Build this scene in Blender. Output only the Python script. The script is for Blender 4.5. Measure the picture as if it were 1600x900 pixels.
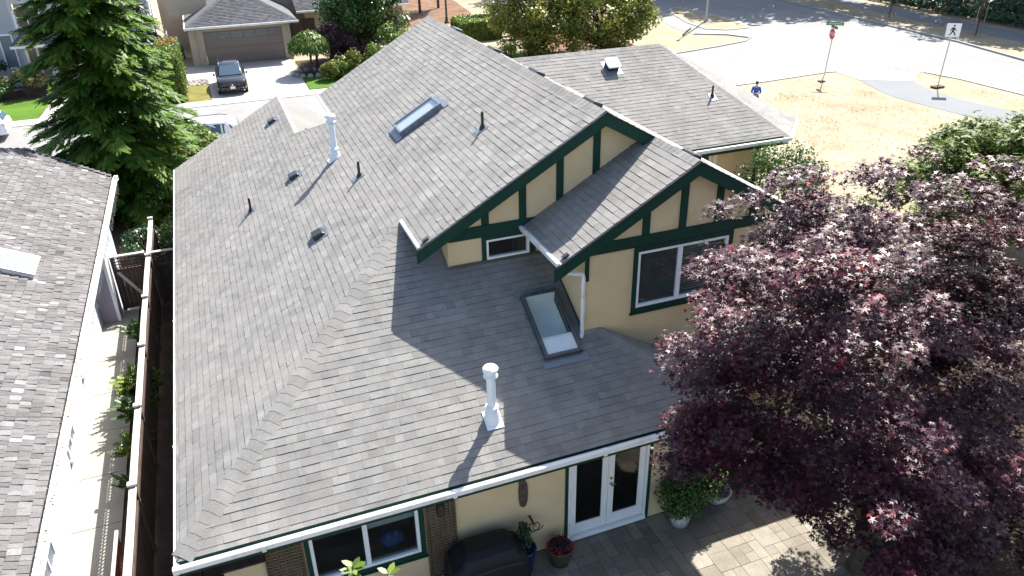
import bpy, bmesh, math, random
import numpy as np
from mathutils import Vector, Matrix

for o in list(bpy.data.objects):
    bpy.data.objects.remove(o)
SC = bpy.context.scene
COL = SC.collection
rnd = random.Random(7)
rng = np.random.default_rng(11)
R = math.radians

# ------------------------------------------------------------------ camera, sky, sun, exposure
def set_camera():
    yaw, pitch, roll, f = 0.3588, 0.4918, -0.0200, 1213.45
    F = Vector((math.sin(yaw)*math.cos(pitch), math.cos(yaw)*math.cos(pitch), -math.sin(pitch)))
    Rt = Vector((math.cos(yaw), -math.sin(yaw), 0)); U = Rt.cross(F)
    R2 = Rt*math.cos(roll)+U*math.sin(roll); U2 = -Rt*math.sin(roll)+U*math.cos(roll)
    cd = bpy.data.cameras.new('camera'); cam = bpy.data.objects.new('camera', cd); COL.objects.link(cam)
    m = Matrix((R2, U2, -F)).transposed().to_4x4()
    m.translation = Vector((2.020, -10.112, 12.402))
    cam.matrix_world = m
    cd.sensor_width = 36.0; cd.lens = f/1600*36.0
    cd.clip_start = 0.1; cd.clip_end = 1000
    SC.camera = cam
set_camera()
SUN_EL, SUN_AZ = 49.5, 42.5          # azimuth counted from +x towards +y
w = bpy.data.worlds.new('World'); SC.world = w; w.use_nodes = True
nt = w.node_tree; bg = nt.nodes['Background']
sky = nt.nodes.new('ShaderNodeTexSky'); sky.sky_type = 'NISHITA'; sky.sun_disc = False
sky.sun_elevation = R(SUN_EL); sky.sun_rotation = R(90-SUN_AZ); sky.air_density = 1.0; sky.dust_density = 2.0
nt.links.new(sky.outputs[0], bg.inputs[0]); bg.inputs[1].default_value = 0.092
sd = bpy.data.lights.new('sun', 'SUN'); sd.energy = 4.4; sd.angle = R(0.5); sd.color = (1.0, 0.955, 0.88)
so = bpy.data.objects.new('sun', sd); COL.objects.link(so)
sv = Vector((math.cos(R(SUN_EL))*math.cos(R(SUN_AZ)), math.cos(R(SUN_EL))*math.sin(R(SUN_AZ)), math.sin(R(SUN_EL))))
so.rotation_euler = sv.to_track_quat('Z', 'Y').to_euler(); so.location = (0, 0, 60)
SC.view_settings.view_transform = 'Standard'; SC.view_settings.look = 'None'
SC.view_settings.exposure = 1.74; SC.view_settings.gamma = 1.0
SC.view_settings.use_curve_mapping = False
SC.render.engine = 'CYCLES'
SC.cycles.max_bounces = 8; SC.cycles.transparent_max_bounces = 12

# ------------------------------------------------------------------ materials
M = {}
def newmat(name):
    m = bpy.data.materials.new(name); m.use_nodes = True
    return m, m.node_tree.nodes, m.node_tree.links, m.node_tree.nodes['Principled BSDF']
def mixrgb(N, L, typ, fac, a, b):
    x = N.new('ShaderNodeMix'); x.data_type = 'RGBA'; x.blend_type = typ
    for sock, val in ((x.inputs['Factor'], fac), (x.inputs[6], a), (x.inputs[7], b)):
        if hasattr(val, 'links'): L.new(val, sock)
        elif isinstance(val, (int, float)): sock.default_value = val
        else: sock.default_value = (*val, 1)
    return x.outputs[2]
def ramp(N, L, src, stops):
    r = N.new('ShaderNodeValToRGB'); L.new(src, r.inputs[0]); e = r.color_ramp.elements
    while len(e) < len(stops): e.new(0.5)
    for i, (p, c) in enumerate(stops):
        e[i].position = p; e[i].color = (*c, 1) if not isinstance(c, (int, float)) else (c, c, c, 1)
    return r.outputs[0]
def noise(N, L, scale, detail=4, rough=.55, coord='Object', vec=None):
    n = N.new('ShaderNodeTexNoise'); n.inputs['Scale'].default_value = scale
    n.inputs['Detail'].default_value = detail; n.inputs['Roughness'].default_value = rough
    if vec is None:
        t = N.new('ShaderNodeTexCoord'); vec = t.outputs[coord]
    L.new(vec, n.inputs['Vector']); return n.outputs['Fac']
def bump(N, L, b, h, strength, dist):
    x = N.new('ShaderNodeBump'); x.inputs['Strength'].default_value = strength; x.inputs['Distance'].default_value = dist
    L.new(h, x.inputs['Height']); L.new(x.outputs[0], b.inputs['Normal'])
def mat(name, col, rough=.6, var=.12, scale=3., fine=60., bumpd=0., metal=0., spec=.5, dirt=None):
    """plain surface: base colour broken up by a coarse and a fine noise"""
    m, N, L, b = newmat(name)
    n1 = noise(N, L, scale, 5); n2 = noise(N, L, fine, 3)
    lo = tuple(c*(1-var) for c in col); hi = tuple(min(1, c*(1+var)) for c in col)
    c = ramp(N, L, n1, [(.3, lo), (.7, hi)])
    c = mixrgb(N, L, 'MULTIPLY', min(1, var*1.6), c, ramp(N, L, n2, [(.3, .6), (.7, 1.0)]))
    if dirt:
        n3 = noise(N, L, dirt[1], 6, .65)
        c = mixrgb(N, L, 'MIX', ramp(N, L, n3, [(dirt[2], 0.), (min(1, dirt[2]+.15), dirt[3])]), c, dirt[0])
    L.new(c, b.inputs['Base Color']); b.inputs['Roughness'].default_value = rough
    b.inputs['Metallic'].default_value = metal; b.inputs['Specular IOR Level'].default_value = spec
    if bumpd: bump(N, L, b, n2, .6, bumpd)
    M[name] = m; return m
def tintmat(name, stops, rough=.8, grain=90., gvar=.35, weather=.15, wscale=.5, bumpd=.003, spec=.3, wcol=None, streak=None):
    """pieces whose colour differs from piece to piece (tint attribute), with grain"""
    m, N, L, b = newmat(name)
    a = N.new('ShaderNodeAttribute'); a.attribute_name = 'tint'
    c = ramp(N, L, a.outputs['Fac'], stops)
    g = noise(N, L, grain, 3, .7); wn = noise(N, L, wscale, 5, .6)
    c = mixrgb(N, L, 'MULTIPLY', 1., c, ramp(N, L, g, [(.25, 1-gvar), (.75, 1.0+gvar*.15)]))
    c = mixrgb(N, L, 'MULTIPLY', 1., c, ramp(N, L, wn, [(.3, 1-weather), (.7, 1.0)]))
    if streak:
        tc = N.new('ShaderNodeTexCoord'); mp = N.new('ShaderNodeMapping'); L.new(tc.outputs['Object'], mp.inputs[0]); mp.inputs['Scale'].default_value = streak
        n4 = noise(N, L, 1.0, 4, .6, vec=mp.outputs[0]); c = mixrgb(N, L, 'MULTIPLY', 1., c, ramp(N, L, n4, [(.36, .82), (.6, 1.0)]))
        n5 = noise(N, L, 7., 3, .6); c = mixrgb(N, L, 'MIX', ramp(N, L, n5, [(.64, 0.), (.74, .30)]), c, (.30, .30, .27))
    if wcol:
        n3 = noise(N, L, wcol[1], 5, .6)
        c = mixrgb(N, L, 'MIX', ramp(N, L, n3, [(.45, 0.), (.7, wcol[2])]), c, wcol[0])
    L.new(c, b.inputs['Base Color']); b.inputs['Roughness'].default_value = rough
    b.inputs['Specular IOR Level'].default_value = spec
    if bumpd: bump(N, L, b, g, .7, bumpd)
    M[name] = m; return m
def leafmat(name, stops, rough=.5, spec=.4, trans=.3, tcol=None):
    m, N, L, b = newmat(name)
    a = N.new('ShaderNodeAttribute'); a.attribute_name = 'tint'
    c = ramp(N, L, a.outputs['Fac'], stops)
    L.new(c, b.inputs['Base Color']); b.inputs['Roughness'].default_value = rough
    b.inputs['Specular IOR Level'].default_value = spec
    t = N.new('ShaderNodeBsdfTranslucent')
    if tcol: L.new(mixrgb(N, L, 'MULTIPLY', 1., c, tcol), t.inputs['Color'])
    else: L.new(c, t.inputs['Color'])
    mx = N.new('ShaderNodeMixShader'); mx.inputs[0].default_value = trans
    L.new(b.outputs[0], mx.inputs[1]); L.new(t.outputs[0], mx.inputs[2])
    L.new(mx.outputs[0], N['Material Output'].inputs['Surface'])
    M[name] = m; return m
def glassmat(name, tint=(.8, .85, .85), see=.55, rough=.03):
    """a window pane: fresnel reflection over a see-through sheet"""
    m, N, L, b = newmat(name)
    tr = N.new('ShaderNodeBsdfTransparent'); tr.inputs[0].default_value = (*[t*see for t in tint], 1)
    gl = N.new('ShaderNodeBsdfGlossy'); gl.inputs['Roughness'].default_value = rough
    fr = N.new('ShaderNodeLayerWeight'); fr.inputs[0].default_value = .5
    pw = N.new('ShaderNodeMath'); pw.operation = 'POWER'; pw.inputs[1].default_value = 4.; L.new(fr.outputs['Facing'], pw.inputs[0])
    ad = N.new('ShaderNodeMath'); ad.operation = 'MULTIPLY_ADD'; ad.inputs[1].default_value = .85; ad.inputs[2].default_value = .045; L.new(pw.outputs[0], ad.inputs[0])
    mx = N.new('ShaderNodeMixShader')
    L.new(ad.outputs[0], mx.inputs[0]); L.new(tr.outputs[0], mx.inputs[1]); L.new(gl.outputs[0], mx.inputs[2])
    L.new(mx.outputs[0], N['Material Output'].inputs['Surface'])
    M[name] = m; return m

mat('stucco', (.65, .515, .31), .9, .08, 1.2, 110., .008, spec=.2, dirt=((.36, .29, .18), 1.6, .62, .35))
mat('stucco_beige', (.42, .35, .27), .9, .06, 1.2, 60., .004, spec=.2)
mat('stucco_white', (.47, .475, .51), .9, .05, .8, 120., .003, spec=.2, dirt=((.5, .48, .45), 1.2, .62, .35))
mat('stucco_grey', (.36, .38, .42), .9, .05, .8, 60., .004, spec=.2)
mat('stucco_mauve_shade', (.33, .30, .36), .9, .05, .8, 60., .003, spec=.2)
mat('green_trim', (.004, .038, .026), .6, .12, 4, 60., spec=.25)
mat('white_paint', (.80, .81, .80), .35, .05, 3, 50., dirt=((.45, .43, .38), 3., .66, .4))
mat('gutter_white', (.74, .75, .74), .35, .06, 2., 30., dirt=((.36, .34, .30), 2.6, .52, .5))
mat('membrane_dimmed', (.165, .163, .158), .9, .08, .7, 30., .003, spec=.2)  # smooth roof cover, colour darkened to hold down its full-sun brightness
mat('lawn_dry', (.16, .15, .045), .9, .3, 1.2, 14., .02, spec=.1)
mat('vinyl', (.78, .80, .82), .35, .04, 3, 50.)
mat('flue_white', (.74, .79, .83), .35, .05, 5, 40., dirt=((.4, .42, .43), 9., .6, .55))
mat('black_metal', (.018, .02, .023), .35, .2, 6, 60.)
mat('pipe_black', (.015, .022, .02), .45, .2, 6, 60.)
mat('lead', (.16, .19, .23), .45, .2, 8, 60., metal=.3)
mat('bronze', (.085, .09, .092), .38, .15, 6, 60., metal=.4)
mat('silver_frame', (.55, .58, .62), .3, .1, 6, 60., metal=.6)
mat('room', (.52, .46, .38), .9, .2, .8, 20.)
mat('room_floor', (.34, .21, .12), .6, .2, 2, 20.)
mat('sky_reflect_grey', (.40, .43, .45), .8, .04, 2, 20.)
mat('shaft', (.80, .83, .82), .8, .04, 2, 20.)
mat('blind', (.70, .76, .74), .7, .06, 2, 30.)
mat('concrete', (.40, .385, .35), .9, .1, .35, 30., .004, spec=.2, dirt=((.22, .21, .19), .7, .58, .35))
mat('concrete_path', (.29, .28, .245), .9, .1, .6, 30., .004, spec=.2, dirt=((.33, .30, .24), .9, .5, .4))
mat('asphalt', (.25, .248, .246), .9, .08, .12, 25., .005, spec=.2, dirt=((.205, .205, .205), .25, .5, .5))
def road_mat():
    m, N, L, b = newmat('asphalt'); tc = N.new('ShaderNodeTexCoord')
    n1 = noise(N, L, .12, 5); n2 = noise(N, L, 25., 3); n3 = noise(N, L, .45, 6, .65)
    c = ramp(N, L, n1, [(.3, (.215, .213, .21)), (.7, (.262, .26, .257))])
    c = mixrgb(N, L, 'MULTIPLY', .5, c, ramp(N, L, n2, [(.3, .7), (.7, 1.)]))
    c = mixrgb(N, L, 'MULTIPLY', 1., c, ramp(N, L, n3, [(.36, .92), (.5, 1.)]))
    v = N.new('ShaderNodeTexVoronoi'); v.feature = 'DISTANCE_TO_EDGE'; v.inputs['Scale'].default_value = .16
    wv = mixrgb(N, L, 'ADD', 1., tc.outputs['Object'], mixrgb(N, L, 'MULTIPLY', 1., ramp(N, L, noise(N, L, .8, 4), [(0, (0, 0, 0)), (1, (2.5, 2.5, 0))]), (1, 1, 0)))
    L.new(wv, v.inputs['Vector']); c = mixrgb(N, L, 'MULTIPLY', 1., c, ramp(N, L, v.outputs['Distance'], [(.005, .93), (.012, 1.)]))
    mp = N.new('ShaderNodeMapping'); L.new(tc.outputs['Object'], mp.inputs[0]); mp.inputs['Rotation'].default_value = (0, 0, .12); mp.inputs['Scale'].default_value = (.55, .03, 1)
    c = mixrgb(N, L, 'MULTIPLY', 1., c, ramp(N, L, noise(N, L, 1., 3, vec=mp.outputs[0]), [(.35, .93), (.6, 1.)]))
    L.new(c, b.inputs['Base Color']); b.inputs['Roughness'].default_value = .9; b.inputs['Specular IOR Level'].default_value = .2; M['asphalt'] = m
road_mat()
mat('path_asphalt', (.16, .17, .18), .9, .06, .3, 25., .005, spec=.2)
mat('kerb', (.36, .35, .32), .9, .12, .8, 20., .003, spec=.2)
mat('soil', (.075, .055, .042), .95, .3, 1.5, 12., .02, spec=.1)
mat('bark_mulch', (.17, .10, .065), .95, .35, .8, 8., .03, spec=.1)
mat('bark', (.085, .065, .05), .9, .3, 6, 40., .01, spec=.2)
mat('fence_wood', (.085, .06, .052), .9, .3, 2, 40., .004, spec=.2)
mat('fence_paint', (.50, .47, .44), .8, .12, 2.5, 40., .003, spec=.2, dirt=((.38, .32, .29), 5., .6, .55))
mat('lattice_wood', (.12, .085, .055), .85, .3, 3, 40., spec=.2)
mat('bbq_cover', (.006, .0075, .012), .62, .2, 4, 40., spec=.35)
mat('driftwood', (.085, .06, .045), .8, .4, 9, 60., .006)
mat('mask_wood', (.05, .03, .028), .7, .4, 9, 60.)
mat('terracotta_green', (.04, .055, .03), .5, .3, 6, 40.)
mat('terracotta', (.22, .075, .04), .8, .2, 6, 40.)
mat('pot_blue', (.012, .02, .09), .12, .25, 6, 40.)
mat('pot_white', (.55, .58, .60), .4, .2, 9, 40., dirt=((.25, .26, .27), 7., .5, .6))
mat('brass', (.45, .30, .12), .25, .1, 6, 40., metal=1.)
mat('grille_metal', (.02, .02, .022), .35, .1, 6, 40.)
mat('chrome', (.75, .75, .76), .12, .05, 6, 40., metal=1.)
mat('car_black', (.010, .011, .016), .08, .1, 2, 20., spec=.8)
mat('car_white', (.80, .80, .81), .12, .03, 2, 20.)
mat('tyre', (.02, .02, .02), .8, .2, 8, 40.)
mat('plate_white', (.75, .75, .75), .5, .03, 8, 40.)
mat('tail_red', (.45, .015, .015), .15, .1, 8, 40.)
mat('lamp_clear', (.7, .72, .75), .08, .1, 8, 40.)
mat('roof_plain', (.085, .088, .10), .9, .25, 6, 30., .01)
mat('garage_door', (.20, .155, .13), .55, .05, 2, 40.)
mat('sign_red', (.55, .03, .04), .45, .04, 5, 40.)
mat('sign_green', (.01, .16, .08), .45, .04, 5, 40.)
mat('sign_white', (.82, .82, .82), .4, .02, 5, 40.)
mat('sign_black', (.012, .012, .012), .5, .02, 5, 40.)
mat('galvanised', (.42, .43, .44), .4, .1, 6, 40., metal=.6)
mat('lamp_green', (.03, .07, .035), .5, .1, 5, 40.)
mat('stake_wood', (.30, .22, .15), .85, .2, 6, 40.)
mat('skin', (.50, .30, .21), .55, .06, 8, 60.)
mat('shirt_blue', (.03, .12, .52), .8, .15, 6, 60.)
mat('trousers', (.02, .024, .035), .85, .2, 6, 60.)
mat('hair', (.015, .011, .009), .6, .2, 20, 60.)
mat('cushion_blue', (.10, .19, .48), .9, .15, 4, 40.)
mat('rock', (.32, .30, .28), .9, .3, 4, 30., .01)
mat('bin_teal', (.02, .10, .10), .5, .1, 4, 40.)
mat('led', (.25, .42, .52), .3, .1, 4, 40.)
mat('rust_red', (.20, .055, .03), .85, .25, 6, 40.)
mat('screen', (.20, .23, .23), .6, .2, 2, 40.)
mat('hose', (.02, .10, .05), .5, .1, 6, 40.)

# ground covers
def dry_grass():
    m, N, L, b = newmat('dry_grass')
    n1 = noise(N, L, .35, 6, .65); n2 = noise(N, L, 14., 4, .7); n3 = noise(N, L, .09, 3)
    c = ramp(N, L, n1, [(.30, (.24, .20, .14)), (.52, (.325, .285, .21)), (.72, (.38, .338, .26))])
    c = mixrgb(N, L, 'MULTIPLY', .8, c, ramp(N, L, n2, [(.3, (.55, .48, .36)), (.6, (1, 1, 1))]))
    c = mixrgb(N, L, 'MIX', ramp(N, L, n3, [(.56, 0.), (.72, .3)]), c, (.25, .22, .08))
    L.new(c, b.inputs['Base Color']); b.inputs['Roughness'].default_value = .95; b.inputs['Specular IOR Level'].default_value = .1
    bump(N, L, b, n2, .8, .03); M['dry_grass'] = m
dry_grass()
def lawn():
    m, N, L, b = newmat('lawn')
    n1 = noise(N, L, .5, 5); n2 = noise(N, L, 20., 4, .7)
    c = ramp(N, L, n1, [(.3, (.055, .125, .012)), (.7, (.10, .19, .022))])
    c = mixrgb(N, L, 'MULTIPLY', .9, c, ramp(N, L, n2, [(.3, (.45, .5, .3)), (.65, (1, 1, 1))]))
    L.new(c, b.inputs['Base Color']); b.inputs['Roughness'].default_value = .9; b.inputs['Specular IOR Level'].default_value = .15
    bump(N, L, b, n2, .8, .04); M['lawn'] = m
lawn()

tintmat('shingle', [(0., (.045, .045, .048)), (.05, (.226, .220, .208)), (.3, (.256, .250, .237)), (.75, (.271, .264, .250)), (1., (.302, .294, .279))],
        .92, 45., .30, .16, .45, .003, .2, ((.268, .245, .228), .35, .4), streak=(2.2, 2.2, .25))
tintmat('shake', [(0., (.022, .02, .02)), (.04, (.07, .066, .066)), (.3, (.135, .13, .132)), (.65, (.185, .18, .182)), (.88, (.25, .245, .25)), (1., (.37, .365, .37))],
        .85, 40., .55, .38, .9, .006, .3, ((.13, .115, .105), 1.1, .35))
tintmat('paver', [(0., (.225, .195, .155)), (.5, (.285, .252, .205)), (1., (.345, .31, .255))], .8, 25., .35, .38, 1.6, .006, .3)
leafmat('leaf_maple', [(0., (.018, .006, .011)), (.5, (.046, .011, .022)), (.85, (.10, .020, .036)), (.95, (.18, .02, .03)), (1., (.23, .022, .018))], .48, .42, .08, (1., .25, .3))
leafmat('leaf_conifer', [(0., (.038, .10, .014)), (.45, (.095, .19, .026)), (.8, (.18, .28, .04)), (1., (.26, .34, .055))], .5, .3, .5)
leafmat('leaf_green', [(0., (.02, .055, .010)), (.5, (.048, .115, .018)), (1., (.10, .19, .03))], .38, .55, .3)
leafmat('leaf_dark', [(0., (.010, .032, .010)), (.6, (.022, .062, .018)), (1., (.05, .11, .03))], .4, .5, .25)
leafmat('leaf_bright', [(0., (.05, .10, .010)), (.5, (.11, .18, .018)), (1., (.22, .28, .035))], .45, .45, .35)
leafmat('leaf_olive', [(0., (.06, .095, .012)), (.5, (.15, .185, .026)), (.85, (.26, .25, .04)), (1., (.32, .22, .05))], .45, .45, .4)
leafmat('leaf_hedge', [(0., (.035, .075, .010)), (.6, (.095, .145, .018)), (1., (.19, .22, .03))], .55, .3, .25)
leafmat('leaf_dead', [(0., (.20, .10, .03)), (1., (.38, .24, .09))], .7, .2, .2)
leafmat('leaf_plum', [(0., (.02, .006, .012)), (1., (.07, .02, .03))], .5, .5, .2)
leafmat('leaf_tan', [(0., (.08, .09, .025)), (1., (.20, .18, .07))], .6, .3, .2)
leafmat('petal_red', [(0., (.28, .01, .03)), (1., (.55, .04, .06))], .5, .4, .3)
leafmat('straw', [(0., (.28, .20, .09)), (1., (.52, .42, .24))], .8, .2, .2)
leafmat('debris', [(0., (.06, .04, .025)), (.7, (.16, .10, .05)), (1., (.30, .22, .10))], .9, .1, .1)
glassmat('glass', (.8, .86, .86), .85)
glassmat('glass_dark', (.7, .74, .78), .7)
glassmat('glass_sky', (.98, 1., .99), .97)

# ------------------------------------------------------------------ building blocks
def tag(o, label=None, cat=None, group=None, kind=None):
    if label: o['label'] = label
    if cat: o['category'] = cat
    if group: o['group'] = group
    if kind: o['kind'] = kind
    return o
def thing(name, label, cat, loc=(0, 0, 0), rz=0., group=None):
    o = bpy.data.objects.new(name, None); COL.objects.link(o); o.empty_display_size = .3
    o.location = loc; o.rotation_euler = (0, 0, rz)
    return tag(o, label, cat, group)
class MB:
    def __init__(s): s.v = []; s.f = []; s.t = []; s.cur = .5
    def face(s, pts):
        i = len(s.v); s.v += [tuple(p) for p in pts]; s.f.append(tuple(range(i, i+len(pts)))); s.t.append(s.cur); return s
    def idx(s, vs, fs):
        i = len(s.v); s.v += [tuple(p) for p in vs]
        for f in fs: s.f.append(tuple(k+i for k in f)); s.t.append(s.cur)
        return s
    def box(s, a, b):
        x0, y0, z0 = a; x1, y1, z1 = b
        return s.idx([(x0, y0, z0), (x1, y0, z0), (x1, y1, z0), (x0, y1, z0), (x0, y0, z1), (x1, y0, z1), (x1, y1, z1), (x0, y1, z1)],
                     [(0, 3, 2, 1), (4, 5, 6, 7), (0, 1, 5, 4), (1, 2, 6, 5), (2, 3, 7, 6), (3, 0, 4, 7)])
    def obox(s, c, ax, ay, az, hx, hy, hz):
        c, ax, ay, az = Vector(c), Vector(ax).normalized(), Vector(ay).normalized(), Vector(az).normalized()
        vs = [c+ax*hx*i+ay*hy*j+az*hz*k for k in (-1, 1) for i, j in ((-1, -1), (1, -1), (1, 1), (-1, 1))]
        return s.idx(vs, [(0, 3, 2, 1), (4, 5, 6, 7), (0, 1, 5, 4), (1, 2, 6, 5), (2, 3, 7, 6), (3, 0, 4, 7)])
    def prism(s, pts, vec):
        pts = [Vector(p).to_3d() for p in pts]; vec = Vector(vec); n = len(pts)
        vs = pts+[p+vec for p in pts]
        fs = [tuple(range(n-1, -1, -1)), tuple(range(n, 2*n))]+[(i, (i+1) % n, n+(i+1) % n, n+i) for i in range(n)]
        return s.idx(vs, fs)
    def tube(s, pts, rad, n=8, cap=True):
        pts = [Vector(p) for p in pts]
        if isinstance(rad, (int, float)): rad = [rad]*len(pts)
        i0 = len(s.v); prev = None
        for k, p in enumerate(pts):
            d = (pts[min(k+1, len(pts)-1)]-pts[max(k-1, 0)]).normalized()
            if prev is None: a = d.orthogonal().normalized()
            else: a = (prev-d*prev.dot(d)).normalized()
            prev = a; b = d.cross(a)
            for j in range(n):
                t = 2*math.pi*j/n; s.v.append(tuple(p+(a*math.cos(t)+b*math.sin(t))*rad[k]))
        for k in range(len(pts)-1):
            for j in range(n):
                a0 = i0+k*n+j; b0 = i0+k*n+(j+1) % n
                s.f.append((a0, b0, b0+n, a0+n)); s.t.append(s.cur)
        if cap:
            s.f.append(tuple(i0+n-1-j for j in range(n))); s.t.append(s.cur)
            e = i0+(len(pts)-1)*n; s.f.append(tuple(e+j for j in range(n))); s.t.append(s.cur)
        return s
    def lathe(s, c, prof, n=20, axis=(0, 0, 1)):
        c = Vector(c); ax = Vector(axis).normalized(); a = ax.orthogonal().normalized(); b = ax.cross(a); i0 = len(s.v)
        for (r, h) in prof:
            for j in range(n):
                t = 2*math.pi*j/n; s.v.append(tuple(c+ax*h+(a*math.cos(t)+b*math.sin(t))*max(r, 1e-4)))
        for k in range(len(prof)-1):
            for j in range(n):
                a0 = i0+k*n+j; b0 = i0+k*n+(j+1) % n
                s.f.append((a0, b0, b0+n, a0+n)); s.t.append(s.cur)
        s.f.append(tuple(i0+n-1-j for j in range(n))); s.t.append(s.cur)
        e = i0+(len(prof)-1)*n; s.f.append(tuple(e+j for j in range(n))); s.t.append(s.cur)
        return s
    def mesh(s, name, fix=True):
        me = bpy.data.meshes.new(name); me.from_pydata(s.v, [], s.f)
        if len(set(s.t)) > 1:
            at = me.attributes.new('tint', 'FLOAT', 'FACE'); at.data.foreach_set('value', s.t)
        if fix:
            bm = bmesh.new(); bm.from_mesh(me); bmesh.ops.recalc_face_normals(bm, faces=bm.faces); bm.to_mesh(me); bm.free()
        me.update(); return me
    def build(s, name, m, parent=None, bevel=0., smooth=False, fix=True):
        me = s.mesh(name, fix); me.materials.append(M[m] if isinstance(m, str) else m)
        o = bpy.data.objects.new(name, me); COL.objects.link(o)
        if parent is not None: o.parent = parent
        if smooth:
            for p in me.polygons: p.use_smooth = True
        if bevel:
            md = o.modifiers.new('bevel', 'BEVEL'); md.width = bevel; md.segments = 2; md.limit_method = 'ANGLE'; md.angle_limit = R(40)
        return o
def copy_tree(o, parent=None):
    c = o.copy(); COL.objects.link(c); c.parent = parent
    for ch in o.children: copy_tree(ch, c)
    return c
def sheet(name, pts, z, m):
    return tag(MB().face([(x, y, z) for x, y in pts]).build(name, m), kind='structure')

# leaves: a template polygon copied to many places in one mesh
TPL = {
 'oval': [(-.5, 0, 0), (-.15, .24, .05), (.2, .2, .05), (.5, 0, -.04), (.2, -.2, .05), (-.15, -.24, .05)],
 'rhomb': [(-.5, 0, 0), (0, .26, .07), (.5, 0, -.03), (0, -.26, .07)],
 'blade': [(-.5, -.035, 0), (.1, -.05, .12), (.5, 0, -.05), (.1, .05, .12), (-.5, .035, 0)],
}
def star():
    out = []
    lob = [(-125, .42), (-62, .52), (0, .62), (62, .52), (125, .42)]
    for i, (a, r) in enumerate(lob):
        a = R(a)
        if i: 
            am = R((lob[i-1][0]+lob[i][0])/2); out.append((.17*math.cos(am), .17*math.sin(am), .03))
        out.append((r*math.cos(a), r*math.sin(a), -.05))
    out.append((-.1, 0, .0)); return out
TPL['star'] = star()
def feather():
    pts = [(-.5, 0, 0)]; k = 5
    for i in range(k):
        x = -.42+.9*i/k; w_ = .20*(1-.75*i/k)+.02
        pts += [(x+.16, w_, -.05), (x+.14, w_*.35, 0)]
    pts += [(.5, 0, -.06)]
    for i in reversed(range(k)):
        x = -.42+.9*i/k; w_ = .20*(1-.75*i/k)+.02
        pts += [(x+.14, -w_*.35, 0), (x+.16, -w_, -.05)]
    return pts
TPL['feather'] = feather()
def norm(a): return a/np.maximum(np.linalg.norm(a, axis=1, keepdims=True), 1e-9)
def leaves(name, m, parent, P, N, size, tpl='oval', tint=None, direction=None):
    P = np.asarray(P, float); n = len(P); N = norm(np.asarray(N, float))
    d = rng.normal(size=(n, 3)) if direction is None else np.asarray(direction, float)
    T = norm(d-N*np.sum(d*N, 1, keepdims=True)); B = np.cross(N, T)
    tp = np.array(TPL[tpl]); K = len(tp)
    size = np.broadcast_to(np.asarray(size, float), (n,))[:, None, None]
    V = P[:, None, :]+size*(tp[None, :, 0:1]*T[:, None, :]+tp[None, :, 1:2]*B[:, None, :]+tp[None, :, 2:3]*N[:, None, :])
    me = bpy.data.meshes.new(name); me.vertices.add(n*K); me.vertices.foreach_set('co', V.reshape(-1))
    me.loops.add(n*K); me.loops.foreach_set('vertex_index', np.arange(n*K, dtype=np.int32))
    me.polygons.add(n); me.polygons.foreach_set('loop_start', np.arange(0, n*K, K, dtype=np.int32))
    at = me.attributes.new('tint', 'FLOAT', 'FACE')
    at.data.foreach_set('value', np.clip(rng.random(n) if tint is None else tint, 0, 1).astype(np.float32))
    me.update(calc_edges=True); me.validate()
    me.materials.append(M[m]); o = bpy.data.objects.new(name, me); COL.objects.link(o)
    if parent is not None: o.parent = parent
    return o
def ball(n):
    return norm(rng.normal(size=(n, 3)))
def clump_points(cl, n, flat=1., shell=(.55, 1.05), up=.35):
    """leaf places spread through a set of clumps (x, y, z, r)"""
    cl = np.asarray(cl, float); wgt = cl[:, 3]**2; wgt /= wgt.sum()
    k = rng.choice(len(cl), n, p=wgt); d = ball(n); d[:, 2] = d[:, 2]*.9+.12
    rr = cl[k, 3]*rng.uniform(shell[0], shell[1], n)
    off = d*rr[:, None]; off[:, 2] *= flat
    P = cl[k, :3]+off
    N = norm(d*np.array([1, 1, 1/max(flat, .3)])*.7+np.array([0, 0, up])+rng.normal(size=(n, 3))*.45)
    return P, N, k
def limbs(mb, base, clumps, r0, fork=.45):
    base = Vector(base)
    for c in clumps:
        e = Vector(c[:3]); st = base+Vector((0, 0, (e.z-base.z)*rnd.uniform(.1, fork)))
        mid = st.lerp(e, .5)+Vector((rnd.uniform(-.1, .1), rnd.uniform(-.1, .1), rnd.uniform(0, .25)))*((e-st).length)*.5
        mb.tube([st, st.lerp(mid, .5)+Vector((0, 0, .04)), mid, e], [r0*.5, r0*.4, r0*.28, r0*.08], 5, False)
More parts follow.
